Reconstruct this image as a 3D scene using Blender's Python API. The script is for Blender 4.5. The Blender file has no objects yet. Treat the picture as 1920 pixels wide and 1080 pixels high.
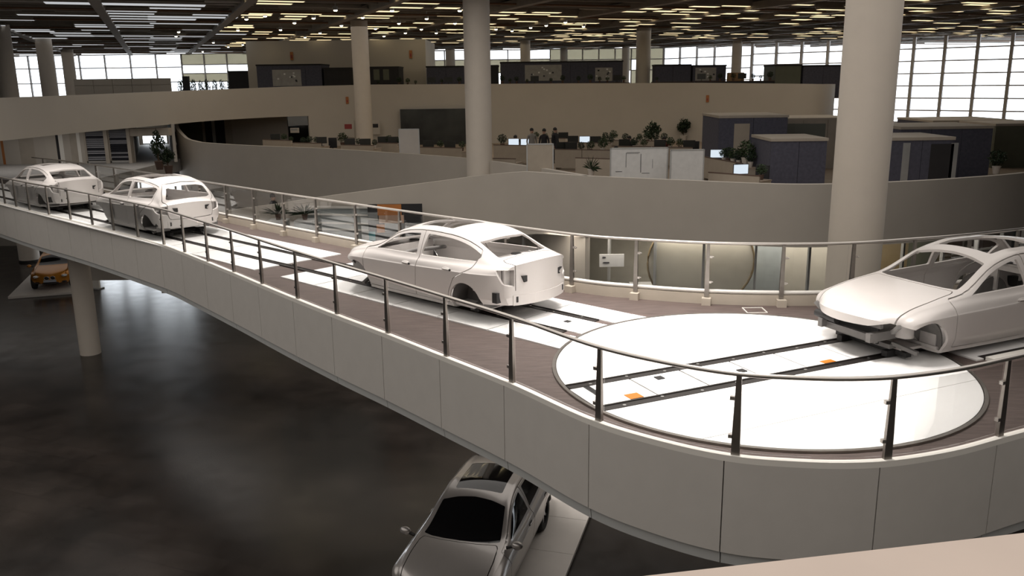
import bpy, bmesh, math, random
import numpy as np
from mathutils import Vector, Matrix

random.seed(7)
scene = bpy.context.scene
COL = scene.collection
PI = math.pi

# ---------------------------------------------------------------- camera, world, lights, exposure
F_PX, PITCH, ROLL, EYE = 1616.0, math.radians(13.5), math.radians(-0.72), 3.67
cam_data = bpy.data.cameras.new('camera')
cam = bpy.data.objects.new('camera', cam_data)
COL.objects.link(cam)
cam_data.sensor_width = 36.0
cam_data.lens = F_PX / 1920.0 * 36.0
cam_data.clip_start, cam_data.clip_end = 0.05, 500
cam.matrix_world = (Matrix.Translation((0, 0, EYE)) @ Matrix.Rotation(PI / 2 - PITCH, 4, 'X')
                    @ Matrix.Rotation(ROLL, 4, 'Z'))
scene.camera = cam

world = bpy.data.worlds.new('overcast_sky')
scene.world = world
world.use_nodes = True
bg = world.node_tree.nodes['Background']
bg.inputs['Color'].default_value = (0.94, 0.97, 1.0, 1)
bg.inputs['Strength'].default_value = 3.2

vs = scene.view_settings
vs.view_transform = 'Standard'
vs.look = 'None'
vs.exposure = 0.0
vs.gamma = 1.0
vs.use_curve_mapping = False
scene.cycles.max_bounces = 5
scene.cycles.diffuse_bounces = 2
scene.cycles.glossy_bounces = 2
scene.cycles.use_adaptive_sampling = True
scene.cycles.adaptive_threshold = 0.025
scene.cycles.transmission_bounces = 4
scene.cycles.transparent_max_bounces = 16
scene.cycles.sample_clamp_indirect = 4.0
scene.cycles.caustics_reflective = False
scene.cycles.caustics_refractive = False
scene.cycles.use_denoising = True

# levels of the building (bridge deck = 0)
GROUND, MID, UPPER, CEIL = -5.4, -0.3, 2.35, 7.1


def area_light(name, loc, size, power, color, rot=(0, 0, 0), size_y=None):
    d = bpy.data.lights.new(name, 'AREA')
    d.energy, d.color, d.size = power, color, size
    if size_y:
        d.shape, d.size_y = 'RECTANGLE', size_y
    o = bpy.data.objects.new(name, d)
    o.location, o.rotation_euler = loc, rot
    COL.objects.link(o)
    return o


WARM, DAY = (1.0, 0.90, 0.79), (0.95, 0.98, 1.0)
area_light('hall_fill_light', (-8, 13, 6.9), 42, 4100, (1.0, 0.94, 0.88), size_y=36)  # added fill over hall and viewpoint, no fixture belongs to it
area_light('office_fill_light', (2, 46, 6.9), 44, 820, WARM, size_y=16)  # added fill on top of the glowing ceiling panels over the desks
area_light('gallery_fill_light', (-22.5, 42.5, 1.5), 9, 75, (1.0, 0.95, 0.9), size_y=5)  # added to brighten the walls under the gallery, no lamp body
area_light('shop_fill_light', (8.5, 28.0, -1.25), 15, 260, WARM, size_y=1.0)  # added to lift the dark shop interior, no lamp body
area_light('upper_fill_light', (-10, 78, 6.9), 90, 1100, WARM, size_y=34)  # added fill for the upper gallery, an unseen light without housing
area_light('ground_floor_fill_light', (-27, 43, -1.1), 12, 60, (1.0, 0.95, 0.9), size_y=6)  # added to lift the black floor and wall at lower left


# ---------------------------------------------------------------- helpers
def ray(u, v):
    x, y = (u - 960) / F_PX, (v - 540) / F_PX
    c, s = math.cos(-ROLL), math.sin(-ROLL)
    x, y = c * x - s * y, s * x + c * y
    sp, cp = math.sin(PITCH), math.cos(PITCH)
    return x, cp - y * sp, -sp - y * cp


def at(u, v, z):
    """plan position of a photo point that lies at height z"""
    x, y, d = ray(u, v)
    t = (z - EYE) / d
    return (x * t, y * t)


def atY(u, v, Y):
    """x and height of a photo point that lies at distance Y"""
    x, y, d = ray(u, v)
    t = Y / y
    return (x * t, EYE + d * t)


def tag(o, label=None, cat=None, group=None, kind=None):
    if label: o['label'] = label
    if cat: o['category'] = cat
    if group: o['group'] = group
    if kind: o['kind'] = kind
    return o


def empty(name, loc=(0, 0, 0), rz=0.0, parent=None):
    o = bpy.data.objects.new(name, None)
    o.location, o.rotation_euler = loc, (0, 0, rz)
    o.empty_display_size = 0.2
    COL.objects.link(o)
    o.parent = parent
    return o


def link(name, mesh, parent=None, loc=None, rz=None):
    o = bpy.data.objects.new(name, mesh)
    COL.objects.link(o)
    o.parent = parent
    if loc is not None: o.location = loc
    if rz is not None: o.rotation_euler = (0, 0, rz)
    return o


def copy_tree(o, parent=None):
    c = o.copy()
    COL.objects.link(c)
    c.parent = parent
    for ch in o.children:
        copy_tree(ch, c)
    return c


class MB:
    """collects shapes into one mesh"""
    def __init__(self):
        self.v, self.f = [], []

    def add(self, vs, fs):
        n = len(self.v)
        self.v += [tuple(p) for p in vs]
        self.f += [tuple(i + n for i in f) for f in fs]
        return self

    def box(self, x0, x1, y0, y1, z0, z1, M=None):
        p = [(x, y, z) for x in (x0, x1) for y in (y0, y1) for z in (z0, z1)]
        if M is not None: p = [M @ Vector(q) for q in p]
        return self.add(p, [(0, 1, 3, 2), (4, 6, 7, 5), (0, 4, 5, 1), (2, 3, 7, 6), (0, 2, 6, 4), (1, 5, 7, 3)])

    def bar(self, a, b, w, h=None, up=(0, 0, 1)):
        """rectangular bar from a to b, w wide, h tall"""
        h = h or w
        a, b = Vector(a), Vector(b)
        d = (b - a).normalized()
        s = d.cross(Vector(up))
        if s.length < 1e-4: s = d.cross(Vector((1, 0, 0)))
        s.normalize()
        t = s.cross(d)
        p = []
        for q in (a, b):
            for i, j in ((-1, -1), (1, -1), (1, 1), (-1, 1)):
                p.append(q + s * (i * w / 2) + t * (j * h / 2))
        return self.add(p, [(3, 2, 1, 0), (4, 5, 6, 7)] + [(i, (i + 1) % 4, 4 + (i + 1) % 4, 4 + i) for i in range(4)])

    def tube(self, pts, r, n=8, closed=False):
        pts = [Vector(p) for p in pts]
        rs = r if isinstance(r, (list, tuple)) else [r] * len(pts)
        base = len(self.v)
        for i, p in enumerate(pts):
            d = (pts[min(i + 1, len(pts) - 1)] - pts[max(i - 1, 0)]).normalized()
            s = d.cross(Vector((0, 0, 1)))
            if s.length < 1e-3: s = d.cross(Vector((1, 0, 0)))
            s.normalize()
            t = s.cross(d)
            for k in range(n):
                a = 2 * PI * k / n
                self.v.append(tuple(p + s * (math.cos(a) * rs[i]) + t * (math.sin(a) * rs[i])))
        for i in range(len(pts) - 1):
            for k in range(n):
                a, b = base + i * n + k, base + i * n + (k + 1) % n
                self.f.append((a, b, b + n, a + n))
        self.f.append(tuple(base + k for k in reversed(range(n))))
        self.f.append(tuple(base + (len(pts) - 1) * n + k for k in range(n)))
        return self

    def cyl(self, x, y, z0, z1, r0, r1=None, n=24):
        r1 = r0 if r1 is None else r1
        p = [(x + r * math.cos(2 * PI * k / n), y + r * math.sin(2 * PI * k / n), z)
             for z, r in ((z0, r0), (z1, r1)) for k in range(n)]
        return self.add(p, [tuple(reversed(range(n))), tuple(range(n, 2 * n))] +
                        [(k, (k + 1) % n, n + (k + 1) % n, n + k) for k in range(n)])

    def prism(self, poly, z0, z1):
        """vertical prism over a plan polygon"""
        n = len(poly)
        p = [(x, y, z0) for x, y in poly] + [(x, y, z1) for x, y in poly]
        return self.add(p, [tuple(reversed(range(n))), tuple(range(n, 2 * n))] +
                        [(k, (k + 1) % n, n + (k + 1) % n, n + k) for k in range(n)])

    def ball(self, c, r, n=10, m=6):
        r = r if isinstance(r, (tuple, list)) else (r, r, r)
        p, f = [], []
        for i in range(1, m):
            th = PI * i / m
            for k in range(n):
                a = 2 * PI * k / n
                p.append((c[0] + r[0] * math.sin(th) * math.cos(a), c[1] + r[1] * math.sin(th) * math.sin(a), c[2] + r[2] * math.cos(th)))
        t, b = len(p), len(p) + 1
        p += [(c[0], c[1], c[2] + r[2]), (c[0], c[1], c[2] - r[2])]
        for i in range(m - 2):
            for k in range(n):
                f.append((i * n + k, (i + 1) * n + k, (i + 1) * n + (k + 1) % n, i * n + (k + 1) % n))
        for k in range(n):
            f.append((t, k, (k + 1) % n))
            f.append((b, (m - 2) * n + (k + 1) % n, (m - 2) * n + k))
        return self.add(p, f)

    def mesh(self, name, mat, smooth=None):
        m = bpy.data.meshes.new(name)
        m.from_pydata(self.v, [], self.f)
        fix_normals(m)
        if mat: m.materials.append(mat)
        if smooth is not None: smooth_mesh(m, smooth)
        return m

    def build(self, name, mat, parent=None, smooth=None, loc=None, rz=None):
        return link(name, self.mesh(name, mat, smooth), parent, loc, rz)


def fix_normals(m):
    bm = bmesh.new()
    bm.from_mesh(m)
    bmesh.ops.recalc_face_normals(bm, faces=bm.faces)
    bm.to_mesh(m)
    bm.free()


def smooth_mesh(m, angle=35):
    m.polygons.foreach_set('use_smooth', [True] * len(m.polygons))
    m.set_sharp_from_angle(angle=math.radians(angle))
    m.update()


def rotz(x, y, a):
    return (x * math.cos(a) - y * math.sin(a), x * math.sin(a) + y * math.cos(a))


def catmull(pts, step):
    """smooth curve through points, resampled at even arc length"""
    P = [np.array(p, float) for p in pts]
    P = [2 * P[0] - P[1]] + P + [2 * P[-1] - P[-2]]
    out = []
    for i in range(1, len(P) - 2):
        for t in np.linspace(0, 1, 24, endpoint=False):
            a, b, c, d = P[i - 1:i + 3]
            out.append(0.5 * (2 * b + (c - a) * t + (2 * a - 5 * b + 4 * c - d) * t * t + (3 * b - a - 3 * c + d) * t ** 3))
    out.append(P[-2])
    out = np.array(out)
    s = np.concatenate([[0], np.cumsum(np.linalg.norm(np.diff(out, axis=0), axis=1))])
    n = max(2, int(round(s[-1] / step)) + 1)
    q = np.linspace(0, s[-1], n)
    return np.stack([np.interp(q, s, out[:, k]) for k in range(out.shape[1])], 1)


class Curve:
    def __init__(self, pts, step=0.1):
        self.p = catmull(pts, step)
        self.s = np.concatenate([[0], np.cumsum(np.linalg.norm(np.diff(self.p, axis=0), axis=1))])
        self.len = self.s[-1]

    def at(self, s):
        return np.array([np.interp(s, self.s, self.p[:, k]) for k in range(self.p.shape[1])])

    def nrm(self, s):
        d = self.at(s + 0.05) - self.at(s - 0.05)
        d = d[:2] / np.linalg.norm(d[:2])
        return np.array([-d[1], d[0]])

    def find(self, q):
        return self.s[np.argmin(np.hypot(self.p[:, 0] - q[0], self.p[:, 1] - q[1]))]

    def span(self, s0, s1, step=0.3):
        n = max(2, int(math.ceil((s1 - s0) / step)) + 1)
        return [s0 + (s1 - s0) * i / (n - 1) for i in range(n)]


def wall_strip(curve, s0, s1, z0, z1, th, step=0.4, side=1, bottom_in=0.0):
    """vertical band of thickness th that follows a curve; z0/z1 may be functions of s"""
    m = MB()
    ss = curve.span(s0, s1, step)
    p = []
    for s in ss:
        q, n = curve.at(s), curve.nrm(s) * side
        a = z0(s) if callable(z0) else z0
        b = z1(s) if callable(z1) else z1
        o = q[:2] + n * bottom_in
        p += [(o[0], o[1], a), (q[0], q[1], b), (q[0] + n[0] * th, q[1] + n[1] * th, b), (o[0] + n[0] * th, o[1] + n[1] * th, a)]
    f = [(0, 1, 2, 3)]
    for i in range(len(ss) - 1):
        for k in range(4):
            a, b = i * 4 + k, i * 4 + (k + 1) % 4
            f.append((a, a + 4, b + 4, b))
    e = (len(ss) - 1) * 4
    f.append((e + 3, e + 2, e + 1, e))
    return m.add(p, f)


# ---------------------------------------------------------------- materials
MATS = {}


def mat(name, col, rough=0.6, metal=0.0, vary=0.06, scale=3.0, coat=0.0, bump=0.0, spec=0.5, stretch=None):
    m = bpy.data.materials.new(name)
    m.use_nodes = True
    nt = m.node_tree
    b = nt.nodes['Principled BSDF']
    tc = nt.nodes.new('ShaderNodeTexCoord')
    no = nt.nodes.new('ShaderNodeTexNoise')
    no.inputs['Scale'].default_value = scale
    no.inputs['Detail'].default_value = 4
    src = tc.outputs['Object']
    if stretch:
        mp = nt.nodes.new('ShaderNodeMapping')
        mp.inputs['Scale'].default_value = stretch
        nt.links.new(src, mp.inputs['Vector'])
        src = mp.outputs['Vector']
    nt.links.new(src, no.inputs['Vector'])
    cr = nt.nodes.new('ShaderNodeValToRGB')
    lo, hi = 1 - vary, 1 + vary
    cr.color_ramp.elements[0].position, cr.color_ramp.elements[1].position = 0.3, 0.7
    cr.color_ramp.elements[0].color = (col[0] * lo, col[1] * lo, col[2] * lo, 1)
    cr.color_ramp.elements[1].color = (min(col[0] * hi, 1), min(col[1] * hi, 1), min(col[2] * hi, 1), 1)
    nt.links.new(no.outputs['Fac'], cr.inputs['Fac'])
    nt.links.new(cr.outputs['Color'], b.inputs['Base Color'])
    b.inputs['Roughness'].default_value = rough
    b.inputs['Metallic'].default_value = metal
    b.inputs['Coat Weight'].default_value = coat
    b.inputs['Coat Roughness'].default_value = 0.08
    b.inputs['Specular IOR Level'].default_value = spec
    if bump:
        bp = nt.nodes.new('ShaderNodeBump')
        bp.inputs['Strength'].default_value = bump
        bp.inputs['Distance'].default_value = 0.01
        nt.links.new(no.outputs['Fac'], bp.inputs['Height'])
        nt.links.new(bp.outputs['Normal'], b.inputs['Normal'])
    MATS[name] = m
    return m


def emit(name, col, strength):
    m = bpy.data.materials.new(name)
    m.use_nodes = True
    nt = m.node_tree
    nt.nodes.remove(nt.nodes['Principled BSDF'])
    e = nt.nodes.new('ShaderNodeEmission')
    e.inputs['Color'].default_value = (*col, 1)
    e.inputs['Strength'].default_value = strength
    nt.links.new(e.outputs[0], nt.nodes['Material Output'].inputs['Surface'])
    MATS[name] = m
    return m


def glass(name, tint=(1, 1, 1), refl=0.12, rough=0.0, milky=0.0, milk=(.8, .8, .8)):
    """thin architectural glass: clear with a fresnel reflection and an optional milky film"""
    m = bpy.data.materials.new(name)
    m.use_nodes = True
    nt = m.node_tree
    nt.nodes.remove(nt.nodes['Principled BSDF'])
    tr = nt.nodes.new('ShaderNodeBsdfTransparent')
    tr.inputs['Color'].default_value = (*tint, 1)
    gl = nt.nodes.new('ShaderNodeBsdfGlossy')
    gl.inputs['Roughness'].default_value = rough
    fr = nt.nodes.new('ShaderNodeFresnel')
    fr.inputs['IOR'].default_value = 1.35
    mu = nt.nodes.new('ShaderNodeMath')
    mu.operation = 'MULTIPLY'
    mu.inputs[1].default_value = refl / 0.12
    mx = nt.nodes.new('ShaderNodeMixShader')
    nt.links.new(fr.outputs[0], mu.inputs[0])
    nt.links.new(mu.outputs[0], mx.inputs[0])
    last = tr
    if milky:
        df = nt.nodes.new('ShaderNodeBsdfDiffuse')
        df.inputs['Color'].default_value = (*milk, 1)
        m2 = nt.nodes.new('ShaderNodeMixShader')
        m2.inputs[0].default_value = milky
        nt.links.new(tr.outputs[0], m2.inputs[1])
        nt.links.new(df.outputs[0], m2.inputs[2])
        last = m2
    nt.links.new(last.outputs[0], mx.inputs[1])
    nt.links.new(gl.outputs[0], mx.inputs[2])
    nt.links.new(mx.outputs[0], nt.nodes['Material Output'].inputs['Surface'])
    MATS[name] = m
    return m


mat('plaster', (0.50, 0.455, 0.40), 0.85, vary=0.03, scale=1.2)
mat('plaster_upper', (0.52, 0.475, 0.415), 0.85, vary=0.03, scale=0.6)
mat('column_paint', (0.60, 0.54, 0.47), 0.75, vary=0.02)
mat('fascia', (0.60, 0.572, 0.535), 0.6, vary=0.02, scale=4)
mat('fascia_edge', (0.85, 0.82, 0.76), 0.5, vary=0.02)
mat('fascia_chamfer', (0.60, 0.61, 0.60), 0.7, vary=0.02)
mat('soffit', (0.35, 0.34, 0.32), 0.8)
mat('deck_wood', (0.112, 0.082, 0.073), 0.6, vary=0.5, scale=5, stretch=(0.5, 14, 1), bump=0.2)
mat('white_tile', (0.92, 0.905, 0.89), 0.5, vary=0.02, scale=5)
mat('grey_gap', (0.10, 0.09, 0.085), 0.7)
mat('rail_dark', (0.035, 0.03, 0.028), 0.45, metal=0.4)
mat('chrome_pin', (0.8, 0.8, 0.78), 0.25, metal=1.0)
mat('orange_tape', (0.55, 0.17, 0.01), 0.6)
mat('steel', (0.30, 0.275, 0.25), 0.38, metal=0.9, vary=0.1, scale=8)
mat('steel_bright', (0.66, 0.62, 0.58), 0.3, metal=0.9, vary=0.05)
mat('kerb', (0.52, 0.46, 0.38), 0.7, vary=0.04)
mat('kerb_white', (0.80, 0.77, 0.72), 0.4, vary=0.03)
mat('ledge', (0.72, 0.60, 0.52), 0.7, vary=0.03, scale=8)
mat('biw_paint', (0.68, 0.64, 0.615), 0.38, metal=0.15, vary=0.015, coat=0.35)
mat('biw_primer', (0.56, 0.53, 0.51), 0.55, vary=0.08, scale=9)
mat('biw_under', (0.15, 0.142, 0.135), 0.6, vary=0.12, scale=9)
mat('black_part', (0.015, 0.014, 0.014), 0.6)
mat('silver_paint', (0.46, 0.43, 0.41), 0.3, metal=0.55, vary=0.02, coat=0.8)
mat('orange_paint', (0.60, 0.24, 0.025), 0.3, metal=0.35, vary=0.04, coat=0.8)
mat('car_glass', (0.006, 0.006, 0.007), 0.05, vary=0.0, coat=0.3)
mat('tyre', (0.012, 0.012, 0.012), 0.8)
mat('alloy', (0.55, 0.55, 0.56), 0.3, metal=0.9)
mat('lamp_cover', (0.75, 0.78, 0.8), 0.1, metal=0.6)
mat('plate', (0.35, 0.37, 0.42), 0.5)
mat('platform', (0.62, 0.58, 0.54), 0.55, vary=0.03)
mat('ceiling_dark', (0.075, 0.066, 0.056), 0.8, vary=0.1)
mat('ceiling_beam', (0.32, 0.285, 0.25), 0.75, vary=0.08)
mat('louvre', (0.42, 0.39, 0.35), 0.6, vary=0.06)
mat('pipe_brown', (0.22, 0.12, 0.07), 0.6)
mat('pod_blue', (0.085, 0.085, 0.115), 0.9, vary=0.15, scale=9)
mat('pod_dark', (0.03, 0.028, 0.03), 0.9, vary=0.1)
mat('pod_trim', (0.42, 0.37, 0.31), 0.6)
mat('aluminium', (0.55, 0.56, 0.56), 0.4, metal=0.6)
mat('board_white', (0.66, 0.66, 0.65), 0.45, vary=0.05, scale=6)
mat('board_grey', (0.36, 0.345, 0.33), 0.6, vary=0.1, scale=4)
mat('ink', (0.05, 0.05, 0.06), 0.7)
mat('desk_panel', (0.40, 0.345, 0.28), 0.75, vary=0.05)
mat('desk_top', (0.33, 0.26, 0.20), 0.6)
mat('desk_edge', (0.10, 0.06, 0.045), 0.6)
mat('black_plastic', (0.02, 0.02, 0.022), 0.5)
mat('white_paper', (0.8, 0.8, 0.79), 0.7)
mat('leaf', (0.015, 0.032, 0.011), 0.6, vary=0.35, scale=14)
mat('leaf_light', (0.03, 0.055, 0.017), 0.6, vary=0.35, scale=14)
mat('pot', (0.55, 0.5, 0.45), 0.6)
mat('pot_dark', (0.10, 0.06, 0.045), 0.7)
mat('bark', (0.09, 0.06, 0.035), 0.9)
mat('skin', (0.42, 0.27, 0.2), 0.6)
mat('hair', (0.015, 0.012, 0.011), 0.6)
mat('cloth_dark', (0.02, 0.02, 0.024), 0.9)
mat('cloth_grey', (0.26, 0.25, 0.235), 0.9)
mat('cloth_red', (0.20, 0.05, 0.04), 0.9)
mat('trousers', (0.03, 0.03, 0.04), 0.9)
mat('sign_orange', (0.42, 0.16, 0.05), 0.7)
mat('sign_red', (0.30, 0.05, 0.05), 0.7)
mat('cardboard', (0.36, 0.22, 0.11), 0.8)
mat('mullion', (0.82, 0.78, 0.75), 0.5, vary=0.03)
mat('blind_slat', (0.04, 0.04, 0.05), 0.5, vary=0.1)
mat('blind_light', (0.36, 0.36, 0.39), 0.45, vary=0.1)
mat('shade_fabric', (0.70, 0.66, 0.56), 0.9, vary=0.04)
mat('poster_black', (0.02, 0.02, 0.022), 0.6)
mat('poster_orange', (0.55, 0.20, 0.05), 0.6)
mat('poster_skin', (0.55, 0.36, 0.26), 0.6)
mat('poster_grey', (0.30, 0.31, 0.31), 0.6)
mat('poster_teal', (0.05, 0.28, 0.32), 0.6)
mat('decor_pale', (0.52, 0.49, 0.42), 0.7)
mat('decor_brown', (0.20, 0.15, 0.08), 0.7)
mat('decor_green', (0.12, 0.125, 0.09), 0.7)
mat('decor_grey', (0.34, 0.37, 0.37), 0.6)
mat('screen_off', (0.03, 0.032, 0.028), 0.3, vary=0.9, scale=0.5)
emit('screen_lit', (0.80, 0.90, 1.0), 0.9)
emit('warm_panel', (1.0, 0.80, 0.46), 1.5)
emit('cool_panel', (0.95, 0.97, 1.0), 0.55)
emit('daylight_pane', (0.88, 0.94, 1.0), 3.6)
emit('lamp_glow', (1.0, 0.86, 0.55), 14.0)
glass('pane_glass', (0.992, 0.997, 0.995), 0.04)
glass('window_glass', (0.96, 0.98, 1.0), 0.08)
glass('shade_glass', (0.55, 0.53, 0.45), 0.05, milky=0.45, milk=(.75, .72, .6))
glass('frosted', (0.6, 0.65, 0.6), 0.06, milky=0.4, milk=(.4, .42, .38))


def floor_material():
    m = mat('ground_tile', (0.021, 0.0165, 0.014), 0.30, vary=0.55, scale=0.7, spec=0.42)
    nt = m.node_tree
    b = nt.nodes['Principled BSDF']
    tc = [n for n in nt.nodes if n.type == 'TEX_COORD'][0]
    mp = nt.nodes.new('ShaderNodeMapping')
    mp.inputs['Rotation'].default_value = (0, 0, math.radians(22))
    br = nt.nodes.new('ShaderNodeTexBrick')
    br.inputs['Color1'].default_value = (1, 1, 1, 1)
    br.inputs['Color2'].default_value = (0.82, 0.82, 0.82, 1)
    br.inputs['Mortar'].default_value = (0.55, 0.55, 0.55, 1)
    br.inputs['Scale'].default_value = 1.0
    br.inputs['Mortar Size'].default_value = 0.008
    br.inputs['Brick Width'].default_value = 1.2
    br.inputs['Row Height'].default_value = 0.6
    nt.links.new(tc.outputs['Object'], mp.inputs['Vector'])
    nt.links.new(mp.outputs['Vector'], br.inputs['Vector'])
    mx = nt.nodes.new('ShaderNodeMixRGB')
    mx.blend_type = 'MULTIPLY'
    mx.inputs[0].default_value = 1
    old = b.inputs['Base Color'].links[0].from_socket
    nt.links.new(old, mx.inputs[1])
    nt.links.new(br.outputs['Color'], mx.inputs[2])
    nt.links.new(mx.outputs[0], b.inputs['Base Color'])
    no = nt.nodes.new('ShaderNodeTexNoise')
    no.inputs['Scale'].default_value = 1.6
    nt.links.new(tc.outputs['Object'], no.inputs['Vector'])
    rr = nt.nodes.new('ShaderNodeMapRange')
    rr.inputs['To Min'].default_value, rr.inputs['To Max'].default_value = 0.16, 0.30
    nt.links.new(no.outputs['Fac'], rr.inputs['Value'])
    nt.links.new(rr.outputs[0], b.inputs['Roughness'])


floor_material()
M = MATS

# ---------------------------------------------------------------- room shell
def structure(o, label, cat):
    return tag(o, label, cat, kind='structure')


structure(MB().box(-70, 62, -10, 104, GROUND - 0.3, GROUND).build('floor', M['ground_tile']), 'dark glossy tiled ground floor of the hall below the bridge', 'floor')
ceiling = structure(MB().box(-70, 62, -10, 104, 7.42, 7.7).build('ceiling', M['ceiling_dark']), 'dark open-grid ceiling with beams and light panels', 'ceiling')
structure(MB().box(-70.4, -70, -10, 104, GROUND, 7.7).build('wall_left', M['plaster']), 'plain plaster wall far to the left', 'wall')
structure(MB().box(62, 62.4, -10, 52, GROUND, 7.7).build('wall_right', M['plaster']), 'plain plaster wall far to the right', 'wall')
structure(MB().box(-70, 62, -10.4, -10, GROUND, 7.7).build('wall_front', M['plaster']), 'plain plaster wall behind the viewpoint', 'wall')
structure(MB().box(-70, 12, 104, 104.4, GROUND, UPPER).build('wall_back_lower', M['plaster']), 'lower back wall under the far window front', 'wall')

# ceiling grid runs along the building axis
AX = math.radians(22)
a1 = np.array([-math.sin(AX), math.cos(AX)])
a2 = np.array([math.cos(AX), math.sin(AX)])
O0 = np.array([0.0, 40.0])


def grid(i, j):
    return O0 + a2 * i + a1 * j


def in_hall(q):
    return -68 < q[0] < 60 and 8 < q[1] < 102


def clip_seg(p, d, lo, hi):
    ts = [t for t in np.arange(lo, hi, 0.5) if in_hall(p + d * t)]
    return (ts[0], ts[-1]) if len(ts) > 2 else None


for k in range(-9, 10):                                   # long beams
    p = grid(k * 6.0 + 1.2, 0)
    c = clip_seg(p, a1, -80, 120)
    if c:
        a, b = p + a1 * c[0], p + a1 * c[1]
        MB().bar((*a, 7.17), (*b, 7.17), 0.42, 0.34).build('beam', M['ceiling_beam'], ceiling)
for k in range(-12, 24):                                  # cross beams
    p = grid(0, k * 3.6)
    c = clip_seg(p, a2, -90, 90)
    if c:
        a, b = p + a2 * c[0], p + a2 * c[1]
        MB().bar((*a, 7.30), (*b, 7.30), 0.16, 0.24).build('cross_beam', M['ceiling_beam'], ceiling)
for k in range(-6, 10):                                   # thin service pipes
    p = grid(0, k * 7.2 + 1.5)
    c = clip_seg(p, a2, -90, 90)
    if c:
        a, b = p + a2 * c[0], p + a2 * c[1]
        MB().tube([(*a, 7.12), (*b, 7.12)], 0.05, 6).build('service_pipe', M['pipe_brown'], ceiling)


def ribbon(curve, s0, s1, z0, z1, th, name, material, label, cat='wall', **k):
    return structure(wall_strip(curve, s0, s1, z0, z1, th, **k).build(name, material, smooth=30), label, cat)


# upper gallery: parapet band that becomes the back wall of the office
up = Curve([(-20.9, 24), (-20.3, 29), (-19.7, 34), (-19.25, 39.5), (-18.2, 45), (-17.0, 51), (-14.0, 55.6), (-9, 57.2), (1.5, 57.5),
            (10.5, 57.0), (15.5, 54.6), (18.4, 52.6), (20.2, 55), (20.8, 60), (21.2, 88)], 0.2)


def up_top(s):
    q = up.at(s)
    return float(np.interp(q[0], [-20.5, -18, -14, -9, 2, 12, 20], [3.24, 3.36, 3.5, 3.56, 3.49, 3.42, 3.24]))


ribbon(up, 0, up.len, 1.66, up_top, 0.3, 'parapet_upper', M['plaster_upper'], 'pale curved parapet band of the upper gallery', side=1)
s_w = up.find((-12.8, 56.2))
ribbon(up, s_w, up.len, MID, 1.66, 0.25, 'wall_back', M['plaster_upper'], 'tall pale curved wall behind the office desks', side=1)
up_poly = [tuple(up.at(s)[:2] + up.nrm(s) * 0.1) for s in np.linspace(0, up.len, 90)] + [(21.2, 91), (17, 98), (-70, 98), (-70, 24)]
structure(MB().prism(up_poly, 1.75, UPPER).build('floor_upper', M['soffit']), 'upper gallery floor slab under the dark ceiling', 'floor')

# office gallery on the bridge level, two curved parapets
pa = Curve([(-18.95, 49.6), (-18.4, 48.4), (-17.3, 47.2), (-13.6, 44.0), (-9.0, 41.1), (-6.0, 38.6), (-2.0, 34.9), (0.6, 31.0), (2.4, 27.6)], 0.2)


def pa_top(s):
    q = pa.at(s)
    return float(np.interp(q[0], [-18.95, -18.5, -17.6, -16.5, 3], [1.7, 1.35, 0.82, 0.70, 0.70]))


ribbon(pa, 0, pa.len, -3.6, pa_top, 0.18, 'parapet_office_rear', M['plaster'], 'grey curved office parapet behind the sloping ramp wall', side=1)
pb = Curve([(-16, 31.5), (-9.6, 30.2), (-6.3, 30.0), (-2.2, 29.9), (-0.5, 29.3), (0.76, 28.9), (2.4, 27.55), (5.2, 26.0), (7.55, 24.8), (9.3, 24.6), (11.5, 25.0),
            (13.3, 25.6), (15.9, 26.8), (20, 29.6), (27, 36)], 0.2)


def pb_top(s):
    q = pb.at(s)
    return float(np.interp(q[0], [-16, -9.6, -6.3, -2.2, -0.6, 0.4, 1.2, 27], [-1.5, -0.60, -0.14, 0.36, 0.61, 0.71, 0.70, 0.70]))


def pb_low(s):
    q = pb.at(s)
    return float(np.interp(q[0], [-16, -9.6, -2.2, 1.0, 5, 27], [-3.4, -3.1, -1.9, -1.35, -1.14, -1.1]))


ribbon(pb, 0, pb.len, pb_low, pb_top, 0.18, 'parapet_office_front', M['plaster'], 'broad grey curved parapet in front of the office desks', side=1)
mid_poly = ([tuple(pa.at(s)[:2] + pa.nrm(s) * 0.08) for s in np.linspace(0, pa.len - 0.3, 40)] +
            [tuple(pb.at(s)[:2] + pb.nrm(s) * 0.08) for s in np.linspace(pb.find((2.6, 27.4)), pb.len, 50)] +
            [(61, 36), (61.9, 52), (52, 61.9), (24, 87.9), (20, 94), (-10, 97), (-30, 76)])
structure(MB().prism(mid_poly, -0.95, MID).build('floor_office', M['desk_top']), 'office floor behind the grey parapets', 'floor')
structure(MB().prism([(-34, 36), (-18.2, 36), (-18.3, 48.2), (-18.9, 49.6), (-30, 76), (-50, 76), (-50, 36)], -0.95, MID).build('floor_corridor', M['board_grey']), 'grey reflecting corridor floor under the upper gallery', 'floor')

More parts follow.
